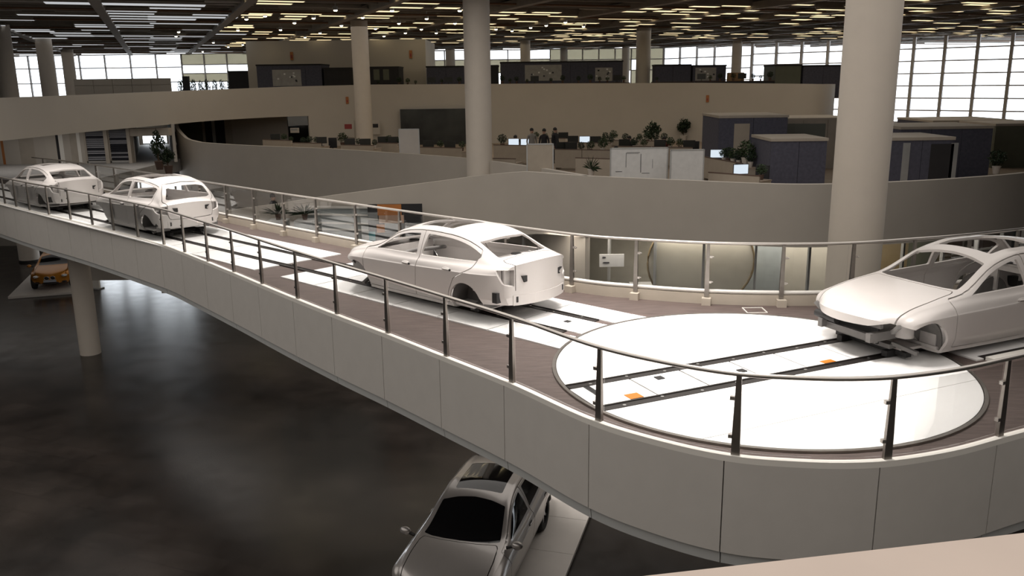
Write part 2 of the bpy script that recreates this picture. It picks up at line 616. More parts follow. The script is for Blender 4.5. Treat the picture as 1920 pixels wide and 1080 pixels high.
# columns
COLS = [('R', 6.72, 16.58, .5, GROUND, 'large pale round column in the right foreground beside the turntable'),
        ('C', -1.2, 33.6, .5, GROUND, 'tall pale round column in front of the middle of the office'),
        ('A', -8.85, 53.2, .5, MID, 'pale round column close to the back wall left of the dark screen'),
        ('m', 9.3, 61.8, .5, UPPER, 'round column standing behind the upper parapet right of centre'),
        ('s', 1.45, 80.0, .46, UPPER, 'slim distant round column behind the long dark pod'),
        ('l0', -29.4, 52.0, .52, UPPER, 'thick column cut by the left edge on the upper gallery'),
        ('l1', -34.0, 65.5, .55, UPPER, 'second thick column from the left edge on the upper gallery'),
        ('l2', -42.5, 86.0, .55, UPPER, 'third column from the left edge against the bright window'),
        ('s2', -6.2, 94.0, .5, UPPER, 'far small column in front of the yellowish windows'),
        ('s3', 21.6, 84.5, .45, UPPER, 'far column before the bright right hand windows'),
        ('s4', 12.3, 94.0, .40, UPPER, 'far thin column between the shaded windows'),
        ('s5', 5.9, 96.0, .40, UPPER, 'thinnest far column beside the shaded windows'),
        ('b2', -25.8, 45.3, .5, GROUND, 'stout column under the gallery behind the orange car')]
for key, x, y, r, z0, lab in COLS:
    top = 7.42 if key != 'b2' else -0.95
    c = structure(MB().cyl(x, y, z0, top, r, n=48).build('column', M['column_paint'], smooth=40), lab, 'column')
    if z0 == GROUND:
        MB().cyl(x, y, GROUND, GROUND + 0.12, r + 0.012, n=48).build('plinth', M['black_part'], c, smooth=40)


# window fronts: every pane, mullion and transom is its own piece
WIN = [0]


def facade(p0, p1, z0, z1, ncol, rows, pane, label, mw=0.13, name=None):
    WIN[0] += 1
    p0, p1 = np.array(p0, float), np.array(p1, float)
    d = p1 - p0
    L = np.linalg.norm(d)
    ang = math.atan2(d[1], d[0])
    root = structure(empty('window_%d' % WIN[0], (p0[0], p0[1], 0), ang), label, 'window')
    zz = [z0] + [z0 + (z1 - z0) * r for r in rows] + [z1]
    w = L / ncol
    mull = MB().box(-mw / 2, mw / 2, -0.12, 0.12, z0, z1).mesh('mullion', M['mullion'])
    for i in range(ncol + 1):
        link('mullion', mull, root, (i * w, 0, 0))
    tr = MB().box(0, L, -0.08, 0.08, -0.055, 0.055).mesh('transom', M['mullion'])
    for z in zz:
        link('transom', tr, root, (0, 0, z))
    for j in range(len(zz) - 1):
        meshes = {}
        for i in range(ncol):
            mk = pane(i, j)
            if mk not in meshes:
                meshes[mk] = MB().box(0.0, w, -0.012, 0.012, zz[j], zz[j + 1]).mesh('pane', M[mk])
            link('pane', meshes[mk], root, (i * w, 0, 0))
    return root


YB = 98.0
facade((-64, YB), (-36, YB), UPPER, 7.0, 10, [0.36, 0.7], lambda i, j: 'window_glass', 'overexposed window front at the far left of the upper gallery')
facade((-36, YB), (-21, YB), UPPER, 7.0, 6, [0.36, 0.55, 0.75], lambda i, j: 'shade_glass' if j in (1, 3) else 'window_glass', 'bright window front with pale roller blinds left of the white room')
facade((-21, YB), (4.5, YB), UPPER, 7.0, 11, [0.48, 0.78], lambda i, j: 'shade_glass' if j == 1 else 'window_glass', 'yellowish window strip between the white room and the slim column')
facade((4.5, YB), (17, YB), UPPER, 7.0, 7, [0.5, 0.75], lambda i, j: 'shade_glass' if (i, j) not in ((5, 1), (4, 0)) else 'window_glass', 'row of windows with closed pale blinds')
facade((17, YB), (24, 88), UPPER, 7.0, 5, [0.25, 0.5, 0.75], lambda i, j: 'window_glass', 'bright square window panes right of the blinds')
facade((24, 88), (52, 62), MID, 7.0, 15, [1 / 7, 2 / 7, 3 / 7, 4 / 7, 5 / 7, 6 / 7], lambda i, j: 'window_glass', 'tall bright window wall of many panes behind the office pods', mw=0.26)
facade((52, 62), (61.9, 52), MID, 7.0, 5, [1 / 7, 2 / 7, 3 / 7, 4 / 7, 5 / 7, 6 / 7], lambda i, j: 'window_glass', 'end of the tall window wall outside the right edge', mw=0.2)
# ground floor window front far to the left, seen as a sheen on the floor
facade((-24.5, 50), (-18.3, 50), GROUND, -1.5, 4, [0.35], lambda i, j: 'daylight_pane', 'bright ground floor window front behind the bridge', mw=0.12)
structure(MB().box(-60, -24.6, 50.0, 50.3, GROUND, -0.95).build('wall_ground_left', M['plaster']), 'plain ground floor wall left of the bright windows', 'wall')
structure(MB().box(-15.4, 60, 56.0, 56.3, GROUND, -0.95).build('wall_ground_back', M['plaster']), 'plain ground floor wall behind the shop front', 'wall')

# white room on the upper gallery
xr0, _ = atY(462, 100, 64)
xr1, _ = atY(798, 100, 64)
room = structure(MB().box(xr0, xr1, 64, 72, UPPER, 6.66).build('wall_room', M['plaster_upper']), 'plain pale box room on the upper gallery under the lights', 'wall')
for u, v in ((547, 105), (770, 102)):
    x, z = atY(u, v, 63.97)
    s = tag(MB().box(x - 0.10, x + 0.10, 63.93, 63.99, z - 0.28, z + 0.28).build('wall_sign', M['sign_orange']),
            'small upright orange sign on the %s of the pale box room' % ('left half' if u < 600 else 'right half'), 'sign')
    MB().box(x - 0.05, x + 0.05, 63.915, 63.93, z - 0.16, z + 0.06).build('symbol', M['sign_red'], s)
# beige panel wall under the left window front
xa, za = atY(137, 146, 80)
xb, zb = atY(318, 142, 80)
pw = structure(empty('wall_panelled', (0, 80, 0)), 'beige panelled low wall under the bright left windows', 'wall')
nP = 5
for i in range(nP):
    for j in range(2):
        zt = [UPPER, 3.75, za - 0.1][j:j + 2]
        MB().box(xa + (xb - xa) * i / nP + 0.02, xa + (xb - xa) * (i + 1) / nP - 0.02, 0, 0.12, zt[0], zt[1] - 0.03).build('panel', M['plaster_upper'], pw)
MB().box(xa, xb, 0.06, 0.2, UPPER, za - 0.12).build('backing', M['pod_trim'], pw)

# recess under the gallery at the left: panels, louvre blinds, corridor
YW = 46.0
lw = structure(empty('wall_gallery_left', (0, YW, 0)), 'wall of pale and dark panels under the left end of the gallery', 'wall')
for u0, u1, m in ((-60, 4, 'plaster'), (4, 9, 'sign_orange'), (9, 38, 'plaster'), (38, 66, 'pod_trim'), (66, 88, 'plaster'), (88, 108, 'plaster_upper'), (108, 113, 'pod_dark'),
                  (113, 121, 'fascia_edge'), (121, 134, 'plaster'), (134, 147, 'pod_trim'), (147, 153, 'fascia_edge'), (153, 161, 'plaster')):  # one white strip stands in for a gap of daylight
    x0, x1 = atY(u0, 290, YW)[0], atY(u1, 290, YW)[0]
    MB().box(x0, x1, 0, 0.25 + 0.05 * (u0 % 3), -3.6, 1.75).build('panel', M[m], lw)
for u0, u1, lab in ((163, 200, 'dark louvre blind with grey slats left of the narrow post'), (207, 243, 'dark louvre blind with grey slats beside the corridor opening')):
    x0, x1 = atY(u0, 290, YW)[0], atY(u1, 290, YW)[0]
    b = tag(empty('louvre_blind', ((x0 + x1) / 2, YW, -3.0)), lab, 'blind', 'louvre blinds under the gallery')
    w = (x1 - x0) / 2
    MB().box(-w, w, 0.10, 0.14, 0, 4.7).build('backing', M['pod_dark'], b)
    for e in (-w, w):
        MB().box(e - 0.05, e + 0.05, -0.05, 0.14, 0, 4.7).build('side_frame', M['pod_trim'], b)
    MB().box(-w, w, -0.05, 0.10, 2.72, 2.84).build('mid_rail', M['board_grey'], b)
    sm = [MB().box(-w + 0.05, w - 0.05, -0.07, 0.07, -0.006, 0.006, Matrix.Rotation(math.radians(35), 4, 'X')).mesh('slat', M[k]) for k in ('blind_slat', 'blind_light')]
    for k in range(44):
        z = 0.12 + k * 0.104
        if abs(z - 2.78) > 0.09:
            link('slat', sm[1] if random.random() < 0.6 else sm[0], b, (0, 0.02, z))
# posts between and corridor
for u0, u1 in ((200, 207), (243, 249)):
    x0, x1 = atY(u0, 290, YW)[0], atY(u1, 290, YW)[0]
    structure(MB().box(x0, x1, YW - 0.15, YW + 0.2, -3.6, 1.75).build('trim_post', M['pod_trim']), 'narrow beige post beside the louvre blind ending at x %.0f' % u1 if False else ('narrow beige post between the two louvre blinds' if u0 == 200 else 'narrow beige post on the left of the corridor opening'), 'post')
cx0, cx1 = atY(249, 290, YW)[0], atY(322, 290, YW)[0]
hd = structure(MB().box(cx0, cx1, YW - 0.1, YW + 0.3, 1.10, 1.50).build('trim_header', M['pod_trim']), 'beige header beam over the corridor opening', 'beam')
L = 15.0
e0, e1 = np.array([cx0, YW + 0.3]), np.array([cx1, YW + 0.3])
for nm, e, t in (('wall_corridor_left', e0, -1), ('wall_corridor_right', e1, 1)):
    f = e + a1 * L
    o = [e, f, f + a2 * 0.15 * t, e + a2 * 0.15 * t]
    structure(MB().prism([tuple(q) for q in o], MID, 1.7).build(nm, M['plaster']), 'pale %s wall of the corridor' % ('left' if t < 0 else 'right'), 'wall')
f0, f1 = e0 + a1 * L, e1 + a1 * L
WIN[0] += 1
cw = structure(empty('window_%d' % WIN[0], (*f0, 0), AX), 'bright milky window at the end of the corridor', 'window')
wl = float(np.linalg.norm(f1 - f0))
for i in range(2):
    MB().box(0.25 + i * (wl - 0.5) / 2, 0.22 + (i + 1) * (wl - 0.5) / 2, 0, 0.03, MID + 0.1, 0.75).build('pane', M['daylight_pane'], cw)
MB().box(0, wl, -0.02, 0.08, 0.75, 1.7).box(0, 0.25, -0.02, 0.08, MID, 0.75).box(wl - 0.25, wl, -0.02, 0.08, MID, 0.75).build('frame', M['pod_trim'], cw)
# dark recess right of the corridor under the gallery
rc = structure(empty('wall_recess', (0, 58.6, 0)), 'dark recess with glass doors under the gallery left of the desks', 'wall')
for u0, u1, m in ((335, 380, 'decor_green'), (380, 385, 'pod_trim'), (385, 398, 'pod_dark'), (398, 404, 'aluminium'), (404, 422, 'pod_dark'), (422, 436, 'pod_trim'), (436, 540, 'plaster')):
    x0, x1 = atY(u0, 250, 58.6)[0], atY(u1, 250, 58.6)[0]
    MB().box(x0, x1, 0, 0.2, MID, 1.75).build('panel', M[m], rc)
# small end window behind the parapet line at corridor head
x0, z0 = atY(262, 236, 47.0)
x1, _ = atY(309, 236, 47.0)

# ground floor shop front beneath the office, seen through the bridge railing
sf = structure(empty('wall_shopfront', (0, 0, 0)), 'glazed ground floor shop front under the office parapet', 'wall')
sc = Curve([(-1, 31.0), (2.4, 29.2), (5.2, 27.7), (7.6, 26.5), (9.3, 26.3), (11.5, 26.7), (13.3, 27.2), (16, 28.5), (22, 33)], 0.2)
ns = 16
mul = MB().box(-0.035, 0.035, -0.06, 0.06, GROUND, -1.0).mesh('mullion', M['aluminium'])
for k in range(ns + 1):
    s = sc.len * k / ns
    q, n = sc.at(s), sc.nrm(s)
    link('mullion', mul, sf, (q[0], q[1], 0), math.atan2(n[1], n[0]) - PI / 2)
    if k < ns:
        a, b = q, sc.at(sc.len * (k + 1) / ns)
        MB().bar((a[0], a[1], (GROUND - 1.0) / 2), (b[0], b[1], (GROUND - 1.0) / 2), 0.02, -1.0 - GROUND).build('pane', M['pane_glass'], sf)
inner = Curve([(-1, 33.4), (2.4, 31.6), (5.2, 30.1), (7.6, 28.9), (9.3, 28.7), (11.5, 29.1), (13.3, 29.6), (16, 31), (22, 35.5)], 0.2)
cols = ['decor_green', 'decor_brown', 'decor_pale', 'decor_pale', 'decor_pale', 'decor_pale', 'decor_grey', 'decor_pale', 'decor_pale', 'decor_brown', 'decor_green', 'decor_brown', 'decor_pale', 'decor_brown', 'decor_grey', 'pod_dark']
for k in range(16):
    wall_strip(inner, inner.len * k / 16, inner.len * (k + 1) / 16, GROUND, -1.0, 0.1).build('inner_panel', M[cols[k]], sf)
structure(MB().prism([tuple(sc.at(s)[:2]) for s in np.linspace(0, sc.len, 30)] + [(22, 36), (-1, 36)], -1.14, -0.97).build('soffit', M['soffit']), 'soffit over the shop front', 'ceiling')
# decor behind the shop front
dc = tag(empty('wall_disc', (0, 0, 0)), 'huge pale disc decoration behind the shop front glass', 'decoration')
x, z = atY(1320, 470, 27.6)
disc = MB()
n = 40
pts = [(math.cos(2 * PI * k / n), math.sin(2 * PI * k / n)) for k in range(n)]
disc.v = [(x + 1.75 * a, yy, -2.25 + 1.55 * b) for yy in (28.0, 28.06) for a, b in pts]
disc.f = [tuple(range(n)), tuple(reversed(range(n, 2 * n)))] + [(k, n + k, n + (k + 1) % n, (k + 1) % n) for k in range(n)]
disc.build('face', M['shade_fabric'], dc)
rim = MB()
rim.tube([(x + 1.77 * math.cos(2 * PI * k / 40), 27.98, -2.25 + 1.57 * math.sin(2 * PI * k / 40)) for k in range(41)], 0.035, 6)
rim.build('rim', M['decor_brown'], dc)
x0, z0 = atY(1124, 477, 28.2)
x1, z1 = atY(1170, 500, 28.2)
bn = tag(MB().box(x0, x1, 28.2, 28.24, z1, z0).build('shop_sign', M['board_white']), 'white sign with two dark lines behind the shop front glass', 'sign')
for k, (a, b) in enumerate(((0.12, 0.25), (0.15, 0.4))):
    MB().box(x0 + (x1 - x0) * a, x0 + (x1 - x0) * b, 28.18, 28.2, z0 - 0.12 - k * 0.18, z0 - 0.08 - k * 0.18).build('line', M['ink'], bn)
x0, _ = atY(1190, 515, 28.0)
x1, _ = atY(1300, 515, 28.0)
ct = tag(empty('shop_counter', ((x0 + x1) / 2, 28.6, GROUND)), 'long pale grey counter behind the shop front glass', 'counter')
w = (x1 - x0) / 2
MB().box(-w, w, -0.3, 0.3, 0, 2.2).build('body', M['decor_grey'], ct)
MB().box(-w - 0.05, w + 0.05, -0.36, 0.36, 2.2, 2.28).build('counter_top', M['board_white'], ct)

# wall of stripes and poster beyond the bridge, under the ramp wall
st = structure(empty('wall_stripes', (0, 0, 0)), 'low pale wall with white bars beyond the far railing', 'wall')
x0, _ = atY(575, 400, 29.6)
x1, _ = atY(700, 400, 29.6)
MB().box(x0, x1, 29.6, 29.7, -2.9, -0.55).build('panel', M['decor_grey'], st)
MB().box(-12, 0.0, 28.7, 30.3, -3.25, -3.05).build('ledge', M['plaster'], st)
for v0 in (388, 402, 418, 430):
    _, z = atY(640, v0, 29.55)
    MB().bar((x0, 29.55, z + 0.03), (x1 + 1.6, 29.55, z - 0.10), 0.04, 0.06).build('bar', M['kerb_white'], st)
x0, _ = atY(690, 410, 29.3)
x1, _ = atY(792, 410, 29.3)
zt, zb2 = atY(740, 383, 29.3)[1], -3.05
po = tag(empty('poster_wall', (x0, 29.3, 0)), 'black and orange picture board beyond the far railing', 'poster')
w = x1 - x0
MB().box(0, w, 0, 0.1, zb2, zt).build('board', M['poster_black'], po)
for a, b, c, d, m in ((0.18, 0.62, 0.0, 0.30, 'poster_orange'), (0.20, 0.66, 0.30, 0.52, 'poster_skin'), (0.0, 0.18, 0.22, 0.42, 'poster_grey'), (0.3, 1.0, 0.52, 0.72, 'poster_grey'),
                      (0.0, 0.12, 0.75, 1.0, 'poster_teal'), (0.15, 0.30, 0.55, 0.78, 'poster_orange')):
    h = 1.25
    MB().box(w * a, w * b, -0.012 - 0.004 * a, 0, zt - h * d, zt - h * c).build('print', M[m], po)

# ---------------------------------------------------------------- bridge
near_px = [(0, 382), (60, 398), (130, 414), (200, 432), (300, 460), (346, 477), (434, 513), (490, 537), (540, 558), (627, 593), (719, 628), (829, 672), (960, 725), (1100, 789),
           (1230, 830), (1369, 860), (1500, 871), (1600, 873), (1690, 867), (1800, 848), (1920, 815)]
near = Curve([(-27, 38.5), (-21, 32.2)] + [at(u, v, 0) for u, v in near_px] + [(7.2, 9.25), (10, 10.5), (16, 13.2)], 0.1)
far = Curve([(-27, 40.6), (-20.4, 35.3), (-15.2, 30.9), (-8.0, 23.75), (-6.6, 22.35), (-5.6, 21.35), (-4.6, 20.4), (-3.6, 19.45), (-1.38, 17.35), (1.1, 15.1), (2.19, 14.5), (3.29, 14.1), (4.43, 13.92),
             (5.4, 13.92), (6.5, 14.15), (8.9, 15.0), (16, 18.2)], 0.1)
br = structure(empty('bridge', (0, 0, 0)), 'curved white bridge carrying the car bodies through the hall', 'bridge')
poly = [tuple(near.at(s) + near.nrm(s) * 0.10) for s in np.linspace(0, near.len, 260)] + [tuple(far.at(s)) for s in np.linspace(far.len, 0, 160)]


def poly_slab(poly, z0, z1):
    """slab over a concave plan polygon (triangulated)"""
    bm = bmesh.new()
    lo = [bm.verts.new((x, y, z0)) for x, y in poly]
    hi = [bm.verts.new((x, y, z1)) for x, y in poly]
    n = len(poly)
    fs = [bm.faces.new(hi), bm.faces.new(lo[::-1])]
    for k in range(n):
        bm.faces.new((lo[k], lo[(k + 1) % n], hi[(k + 1) % n], hi[k]))
    bmesh.ops.triangulate(bm, faces=fs)
    bmesh.ops.recalc_face_normals(bm, faces=bm.faces)
    m = bpy.data.meshes.new('slab')
    bm.to_mesh(m)
    bm.free()
    return m


dm = poly_slab(poly, -0.18, -0.02)
dm.materials.append(M['deck_wood'])
deck = link('deck', dm, br)
# rotate the plank grain along the bridge
for nd in M['deck_wood'].node_tree.nodes:
    if nd.type == 'MAPPING':
        nd.inputs['Rotation'].default_value = (0, 0, math.radians(43))
inset_n = [near.at(s) + near.nrm(s) * 0.10 for s in np.linspace(0, near.len, 160)]
inset_f = [far.at(s) - far.nrm(s) * 0.28 for s in np.linspace(far.len, 0, 120)]
sm = poly_slab([tuple(p) for p in inset_n + inset_f], -1.18, -1.12)
sm.materials.append(M['soffit'])
link('soffit', sm, br)

post_px = [(1893, 833), (1666, 866), (1369, 856), (1121, 793), (960, 723), (829, 672), (719, 628), (627, 592), (555, 562), (490, 536), (434, 513), (386, 494), (343, 476), (302, 461), (253, 447.5),
           (208, 435), (167.5, 424.7), (131, 414), (96, 404), (63, 395), (35, 388.5), (11, 383)]
ps = sorted(near.find(at(u, v, 0)) for u, v in post_px)
joints = [ps[0] - 1.5] + [s - 0.10 for s in ps] + [ps[-1] + 1.35]
joints = [0.0, max(0.0, joints[0] - 6)] + joints + [near.len]
joints = sorted(set(round(j, 3) for j in joints if 0 <= j <= near.len))
for a, b in zip(joints[:-1], joints[1:]):
    if b - a < 0.2: continue
    wall_strip(near, a + 0.006, b - 0.006, -1.04, -0.035, 0.05, step=0.15).build('fascia_panel', M['fascia'], br, smooth=30)
    # chamfered foot of the panel, leaning in under the bridge
    m = MB()
    ss = near.span(a + 0.006, b - 0.006, 0.15)
    p = []
    for s in ss:
        q, n = near.at(s), near.nrm(s)
        for off, z in ((0.035, -1.03), (0.055, -1.19), (0.12, -1.19), (0.10, -1.03)):
            p.append((q[0] + n[0] * off, q[1] + n[1] * off, z))
    f = [(0, 1, 2, 3)] + [(i * 4 + k, i * 4 + 4 + k, i * 4 + 4 + (k + 1) % 4, i * 4 + (k + 1) % 4) for i in range(len(ss) - 1) for k in range(4)]
    e = (len(ss) - 1) * 4
    f.append((e + 3, e + 2, e + 1, e))
    m.add(p, f).build('fascia_foot', M['fascia_chamfer'], br, smooth=30)
wall_strip(near, 0, near.len, -0.035, 0.03, 0.07, step=0.15).build('edge_trim', M['fascia_edge'], br, smooth=30)
bk = MB()
ss = near.span(0, near.len, 0.3)
p = []
for s in ss:
    q, n = near.at(s), near.nrm(s)
    for off, z in ((0.06, -0.92), (0.06, -0.06), (0.08, -0.06), (0.08, -0.92)):
        p.append((q[0] + n[0] * off, q[1] + n[1] * off, z))
bk.add(p, [(i * 4 + k, i * 4 + 4 + k, i * 4 + 4 + (k + 1) % 4, i * 4 + (k + 1) % 4) for i in range(len(ss) - 1) for k in range(4)]).build('fascia_backing', M['black_part'], br)
wall_strip(far, 0, far.len, -1.16, -0.02, -0.05, step=0.3).build('far_fascia', M['fascia'], br, smooth=30)

# ---- track: white panels and two dark rails, in a frame whose s axis runs along the track
CT, RT = np.array([3.19, 10.72]), 2.62
D1 = math.radians(136.8)                       # from the turntable towards the far left
D2 = math.radians(24.3)                        # from the turntable towards the right
LR, WR = 0.40, 0.155                            # rail offset and width


def frame_obj(name, ang, z=0.0):
    return empty(name, (CT[0], CT[1], z), ang)


def panel(parent, s0, s1, l0, l1, m='white_tile', name='panel', z0=-0.02, z1=0.0, g=0.012):
    return MB().box(s0 + g, s1 - g, l0 + g, l1 - g, z0, z1).build(name, M[m], parent)


def track(name, ang, s0, s1, label, pitch=1.15, half=1.09, rails=(None, None)):
    t = tag(frame_obj(name, ang), label, 'track', kind='structure')
    n = max(1, int(round((s1 - s0) / pitch)))
    for k in range(n):
        a, b = s0 + (s1 - s0) * k / n, s0 + (s1 - s0) * (k + 1) / n
        panel(t, a, b, -half, -LR - WR / 2)
        panel(t, a, b, -LR + WR / 2, LR - WR / 2)
        panel(t, a, b, LR + WR / 2, half)
    return t


PIN = MB().cyl(0, 0, -0.01, 0.004, 0.022, n=8).mesh('roller_pin', M['chrome_pin'])


def rails(parent, s0, s1, name='guide_rail', offs=(-LR, LR), clip=None):
    for l in offs:
        a, b = (s0, s1) if clip is None else clip(l)
        r = MB().box(a, b, l - WR / 2 + 0.012, l + WR / 2 - 0.012, -0.02, -0.004).box(a, b, l - WR / 2, l - WR / 2 + 0.022, -0.02, 0.006).box(a, b, l + WR / 2 - 0.022, l + WR / 2, -0.02, 0.006).build(name, M['rail_dark'], parent)
        for k in range(int((b - a) / 0.55)):
            link('roller_pin', PIN, r, (a + 0.3 + k * 0.55, l + (0.02 if k % 2 else -0.02), 0))


t1 = track('track_far', D1, 10.55, 33.0, 'white panelled track with dark rails under the two left car bodies', pitch=1.3)
rails(t1, 9.6, 33.0)
t2 = track('track_near', D1, 2.75, 9.6, 'white panelled track with dark rails under the middle sedan body', pitch=1.15)
rails(t2, 2.95, 9.6)
t3 = track('track_right', D2, 2.75, 14.0, 'white panelled track under the right hand car body', pitch=1.3)
rails(t3, 2.75, 14.0, offs=(LR,))
rails(t3, 2.95, 14.0, offs=(-LR,))
MB().box(2.9, 14, -1.22, -1.10, -0.02, 0.03).build('kerb', M['fascia_edge'], t3)
MB().box(2.9, 14, -1.09, -0.98, -0.02, 0.004).build('slot', M['rail_dark'], t3)
for s, l in ((3.2, -0.1), ):
    MB().box(s, s + 0.09, l, l + 0.09, 0.0, 0.012).build('floor_stud', M['black_part'], t2)
# corner fillers between the track and the disc so the white reaches the ring
for par, a in ((t2, 0), (t3, 0)):
    for lo, hi in ((-1.09, -LR - WR / 2), (-LR + WR / 2, LR - WR / 2), (LR + WR / 2, 1.09)):
        if par is t3 and hi < 0: continue
        rr = RT + 0.03
        n = 6
        ls = [lo + 0.006 + (hi - lo - 0.012) * k / n for k in range(n + 1)]
        pg = [(math.sqrt(rr * rr - l * l), l) for l in ls] + [(2.75, hi - 0.006), (2.75, lo + 0.006)]
        MB().prism(pg[:n + 1] + pg[n + 1:], -0.02, 0.0).build('panel', M['white_tile'], par)

# ---- turntable
tt = tag(frame_obj('turntable', D2), 'round white floor turntable with two dark rails on the bridge', 'turntable')


def seg_poly(l0, l1, s0=-9, s1=9, r=RT, n=40):
    """part of the disc with l0 < l < l1 and s0 < s < s1"""
    pts = []
    for k in range(n + 1):
        l = l0 + (l1 - l0) * k / n
        h = math.sqrt(max(r * r - l * l, 0))
        pts.append((min(h, s1), l))
    for k in range(n, -1, -1):
        l = l0 + (l1 - l0) * k / n
        h = math.sqrt(max(r * r - l * l, 0))
        pts.append((max(-h, s0), l))
    out = []
    for p in pts:
        if not out or math.hypot(p[0] - out[-1][0], p[1] - out[-1][1]) > 1e-4: out.append(p)
    if math.hypot(out[0][0] - out[-1][0], out[0][1] - out[-1][1]) < 1e-4: out.pop()
    return out


e = 0.012
for l0, l1 in ((-RT + 0.001, -1.62), (-1.62 + 0.008, -LR - WR / 2 - e), (LR + WR / 2 + e, 1.7 - 0.008), (1.7, RT - 0.001)):
    MB().prism(seg_poly(l0, l1), -0.018, 0.004).build('disc_panel', M['white_tile'], tt)
cuts = [-2.62, -1.75, -1.0, -0.2, 0.55, 1.35, 2.62]
for a, b in zip(cuts[:-1], cuts[1:]):
    MB().prism(seg_poly(-LR + WR / 2 + e, LR - WR / 2 - e, a + e, b - e), -0.018, 0.004).build('centre_panel', M['white_tile'], tt)
rails(tt, 0, 0, clip=lambda l: (-math.sqrt(RT * RT - (abs(l) + .07) ** 2), math.sqrt(RT * RT - (abs(l) + .07) ** 2)))
MB().box(-2.12, -1.94, -0.31, -0.15, 0.004, 0.010).build('orange_tape', M['orange_tape'], tt)
MB().box(0.86, 1.05, -0.32, -0.22, 0.004, 0.010).build('orange_tape', M['orange_tape'], tt)
MB().box(-2.42, -2.34, -0.02, 0.30, 0.004, 0.010).build('black_strip', M['black_part'], tt)
for s, l in ((-1.45, 0.12), (-0.35, -0.12)):
    MB().box(s, s + 0.1, l, l + 0.1, 0.004, 0.016).build('floor_stud', M['black_part'], tt)
ring = MB()
n = 96
for k in range(n):
    a, b = 2 * PI * k / n, 2 * PI * (k + 1) / n
    p = [(r * math.cos(t), r * math.sin(t), z) for t in (a, b) for r, z in ((RT + 0.012, -0.02), (RT + 0.055, -0.02), (RT + 0.055, 0.006), (RT + 0.012, 0.006))]
    ring.add(p, [(0, 1, 5, 4), (1, 2, 6, 5), (2, 3, 7, 6), (3, 0, 4, 7)])
ring.build('ring', M['steel'], tt)

# floor hatch outline on the wooden deck
hx, hy = at(1415, 580, 0)
hm = MB()
for a, b in (((-0.16, -0.16), (0.16, -0.16)), ((0.16, -0.16), (0.16, 0.16)), ((0.16, 0.16), (-0.16, 0.16)), ((-0.16, 0.16), (-0.16, -0.16))):
    hm.bar((*a, -0.014), (*b, -0.014), 0.015, 0.012)
tag(hm.build('floor_hatch_frame', M['fascia_edge'], loc=(hx, hy, 0)), 'thin white square hatch outline in the wooden deck', 'hatch')

# ---- railings


def make_post_mesh(h, w0, w1, d):
    m = MB()
    p = []
    for z, w, t in ((0, w0, d), (h * 0.35, w0 * 0.92, d), (h, w1, d * 0.7)):
        p += [(-w / 2, -t / 2, z), (w / 2, -t / 2, z), (w / 2, t / 2, z), (-w / 2, t / 2, z)]
    f = [(3, 2, 1, 0), (8, 9, 10, 11)] + [(i * 4 + k, i * 4 + (k + 1) % 4, i * 4 + 4 + (k + 1) % 4, i * 4 + 4 + k) for i in range(2) for k in range(4)]
    return m.add(p, f).mesh('post', M['steel'])


def clamp_mesh():
    return MB().box(-0.022, 0.022, -0.02, 0.02, -0.018, 0.018).tube([(0.022, 0, 0), (0.045, 0, 0)], 0.012, 8).mesh('clamp', M['steel_bright'])


HR = 0.87
rn = tag(empty('glass_railing', (0, 0, 0)), 'steel and glass railing along the near edge of the bridge', 'railing')
pm, cm = make_post_mesh(HR - 0.02, 0.085, 0.05, 0.04), clamp_mesh()
all_ps = [ps[0] - 4.2, ps[0] - 2.8, ps[0] - 1.4] + ps + [ps[-1] + 1.5, ps[-1] + 3.0]
for s in all_ps:
    q, n = near.at(s) + near.nrm(s) * 0.055, near.nrm(s)
    a = math.atan2(n[1], n[0]) - PI / 2
    p = link('post', pm, rn, (q[0], q[1], 0.0), a)
    for z in (0.22, 0.62):
        link('clamp', cm, p, (-0.055, 0.0, z))
gl = near.p
MB().tube([(*(near.at(s) + near.nrm(s) * 0.055), HR) for s in np.arange(all_ps[0] - 1, all_ps[-1] + 1, 0.15)], 0.024, 10).build('handrail', M['steel_bright'], rn, smooth=60)
for a, b in zip(all_ps[:-1], all_ps[1:]):
    m = MB()
    ss = near.span(a + 0.07, b - 0.07, 0.25)
    p = []
    for s in ss:
        q, n = near.at(s) + near.nrm(s) * 0.05, near.nrm(s)
        for off, z in ((0, 0.06), (0, HR - 0.05), (0.01, HR - 0.05), (0.01, 0.06)):
            p.append((q[0] + n[0] * off, q[1] + n[1] * off, z))
    f = [(0, 1, 2, 3)] + [(i * 4 + k, i * 4 + 4 + k, i * 4 + 4 + (k + 1) % 4, i * 4 + (k + 1) % 4) for i in range(len(ss) - 1) for k in range(4)]
    e = (len(ss) - 1) * 4
    f.append((e + 3, e + 2, e + 1, e))
    m.add(p, f).build('glass_pane', M['pane_glass'], rn)

fpx = [(428, 416), (485, 427), (541, 439), (600, 451), (1078, 543), (1197, 557), (1326, 567), (1457, 569)]
fs = sorted(far.find(at(u, v, 0)) for u, v in fpx)
left = fs[0]
mid_a, mid_b = fs[3], fs[4]
fs = [left - 1.55 * k for k in range(9, 0, -1)] + fs[:4] + [mid_a + (mid_b - mid_a) * k / 5 for k in range(1, 5)] + fs[4:]
fs += [fs[-1] + 1.15 * k for k in range(1, 8)]
rf = tag(empty('glass_railing', (0, 0, 0)), 'steel and glass railing with beige kerb along the far edge of the bridge', 'railing')
wall_strip(far, fs[0] - 1, fs[-1] + 1, -0.02, 0.16, 0.06, step=0.2, side=-1).build('kerb', M['kerb'], rf, smooth=30)
MB().tube([(*(far.at(s) - far.nrm(s) * 0.03), 0.20) for s in np.arange(fs[0] - 1, fs[-1] + 1, 0.2)], 0.035, 8).build('foot_rail', M['kerb_white'], rf, smooth=60)
HF = 1.02
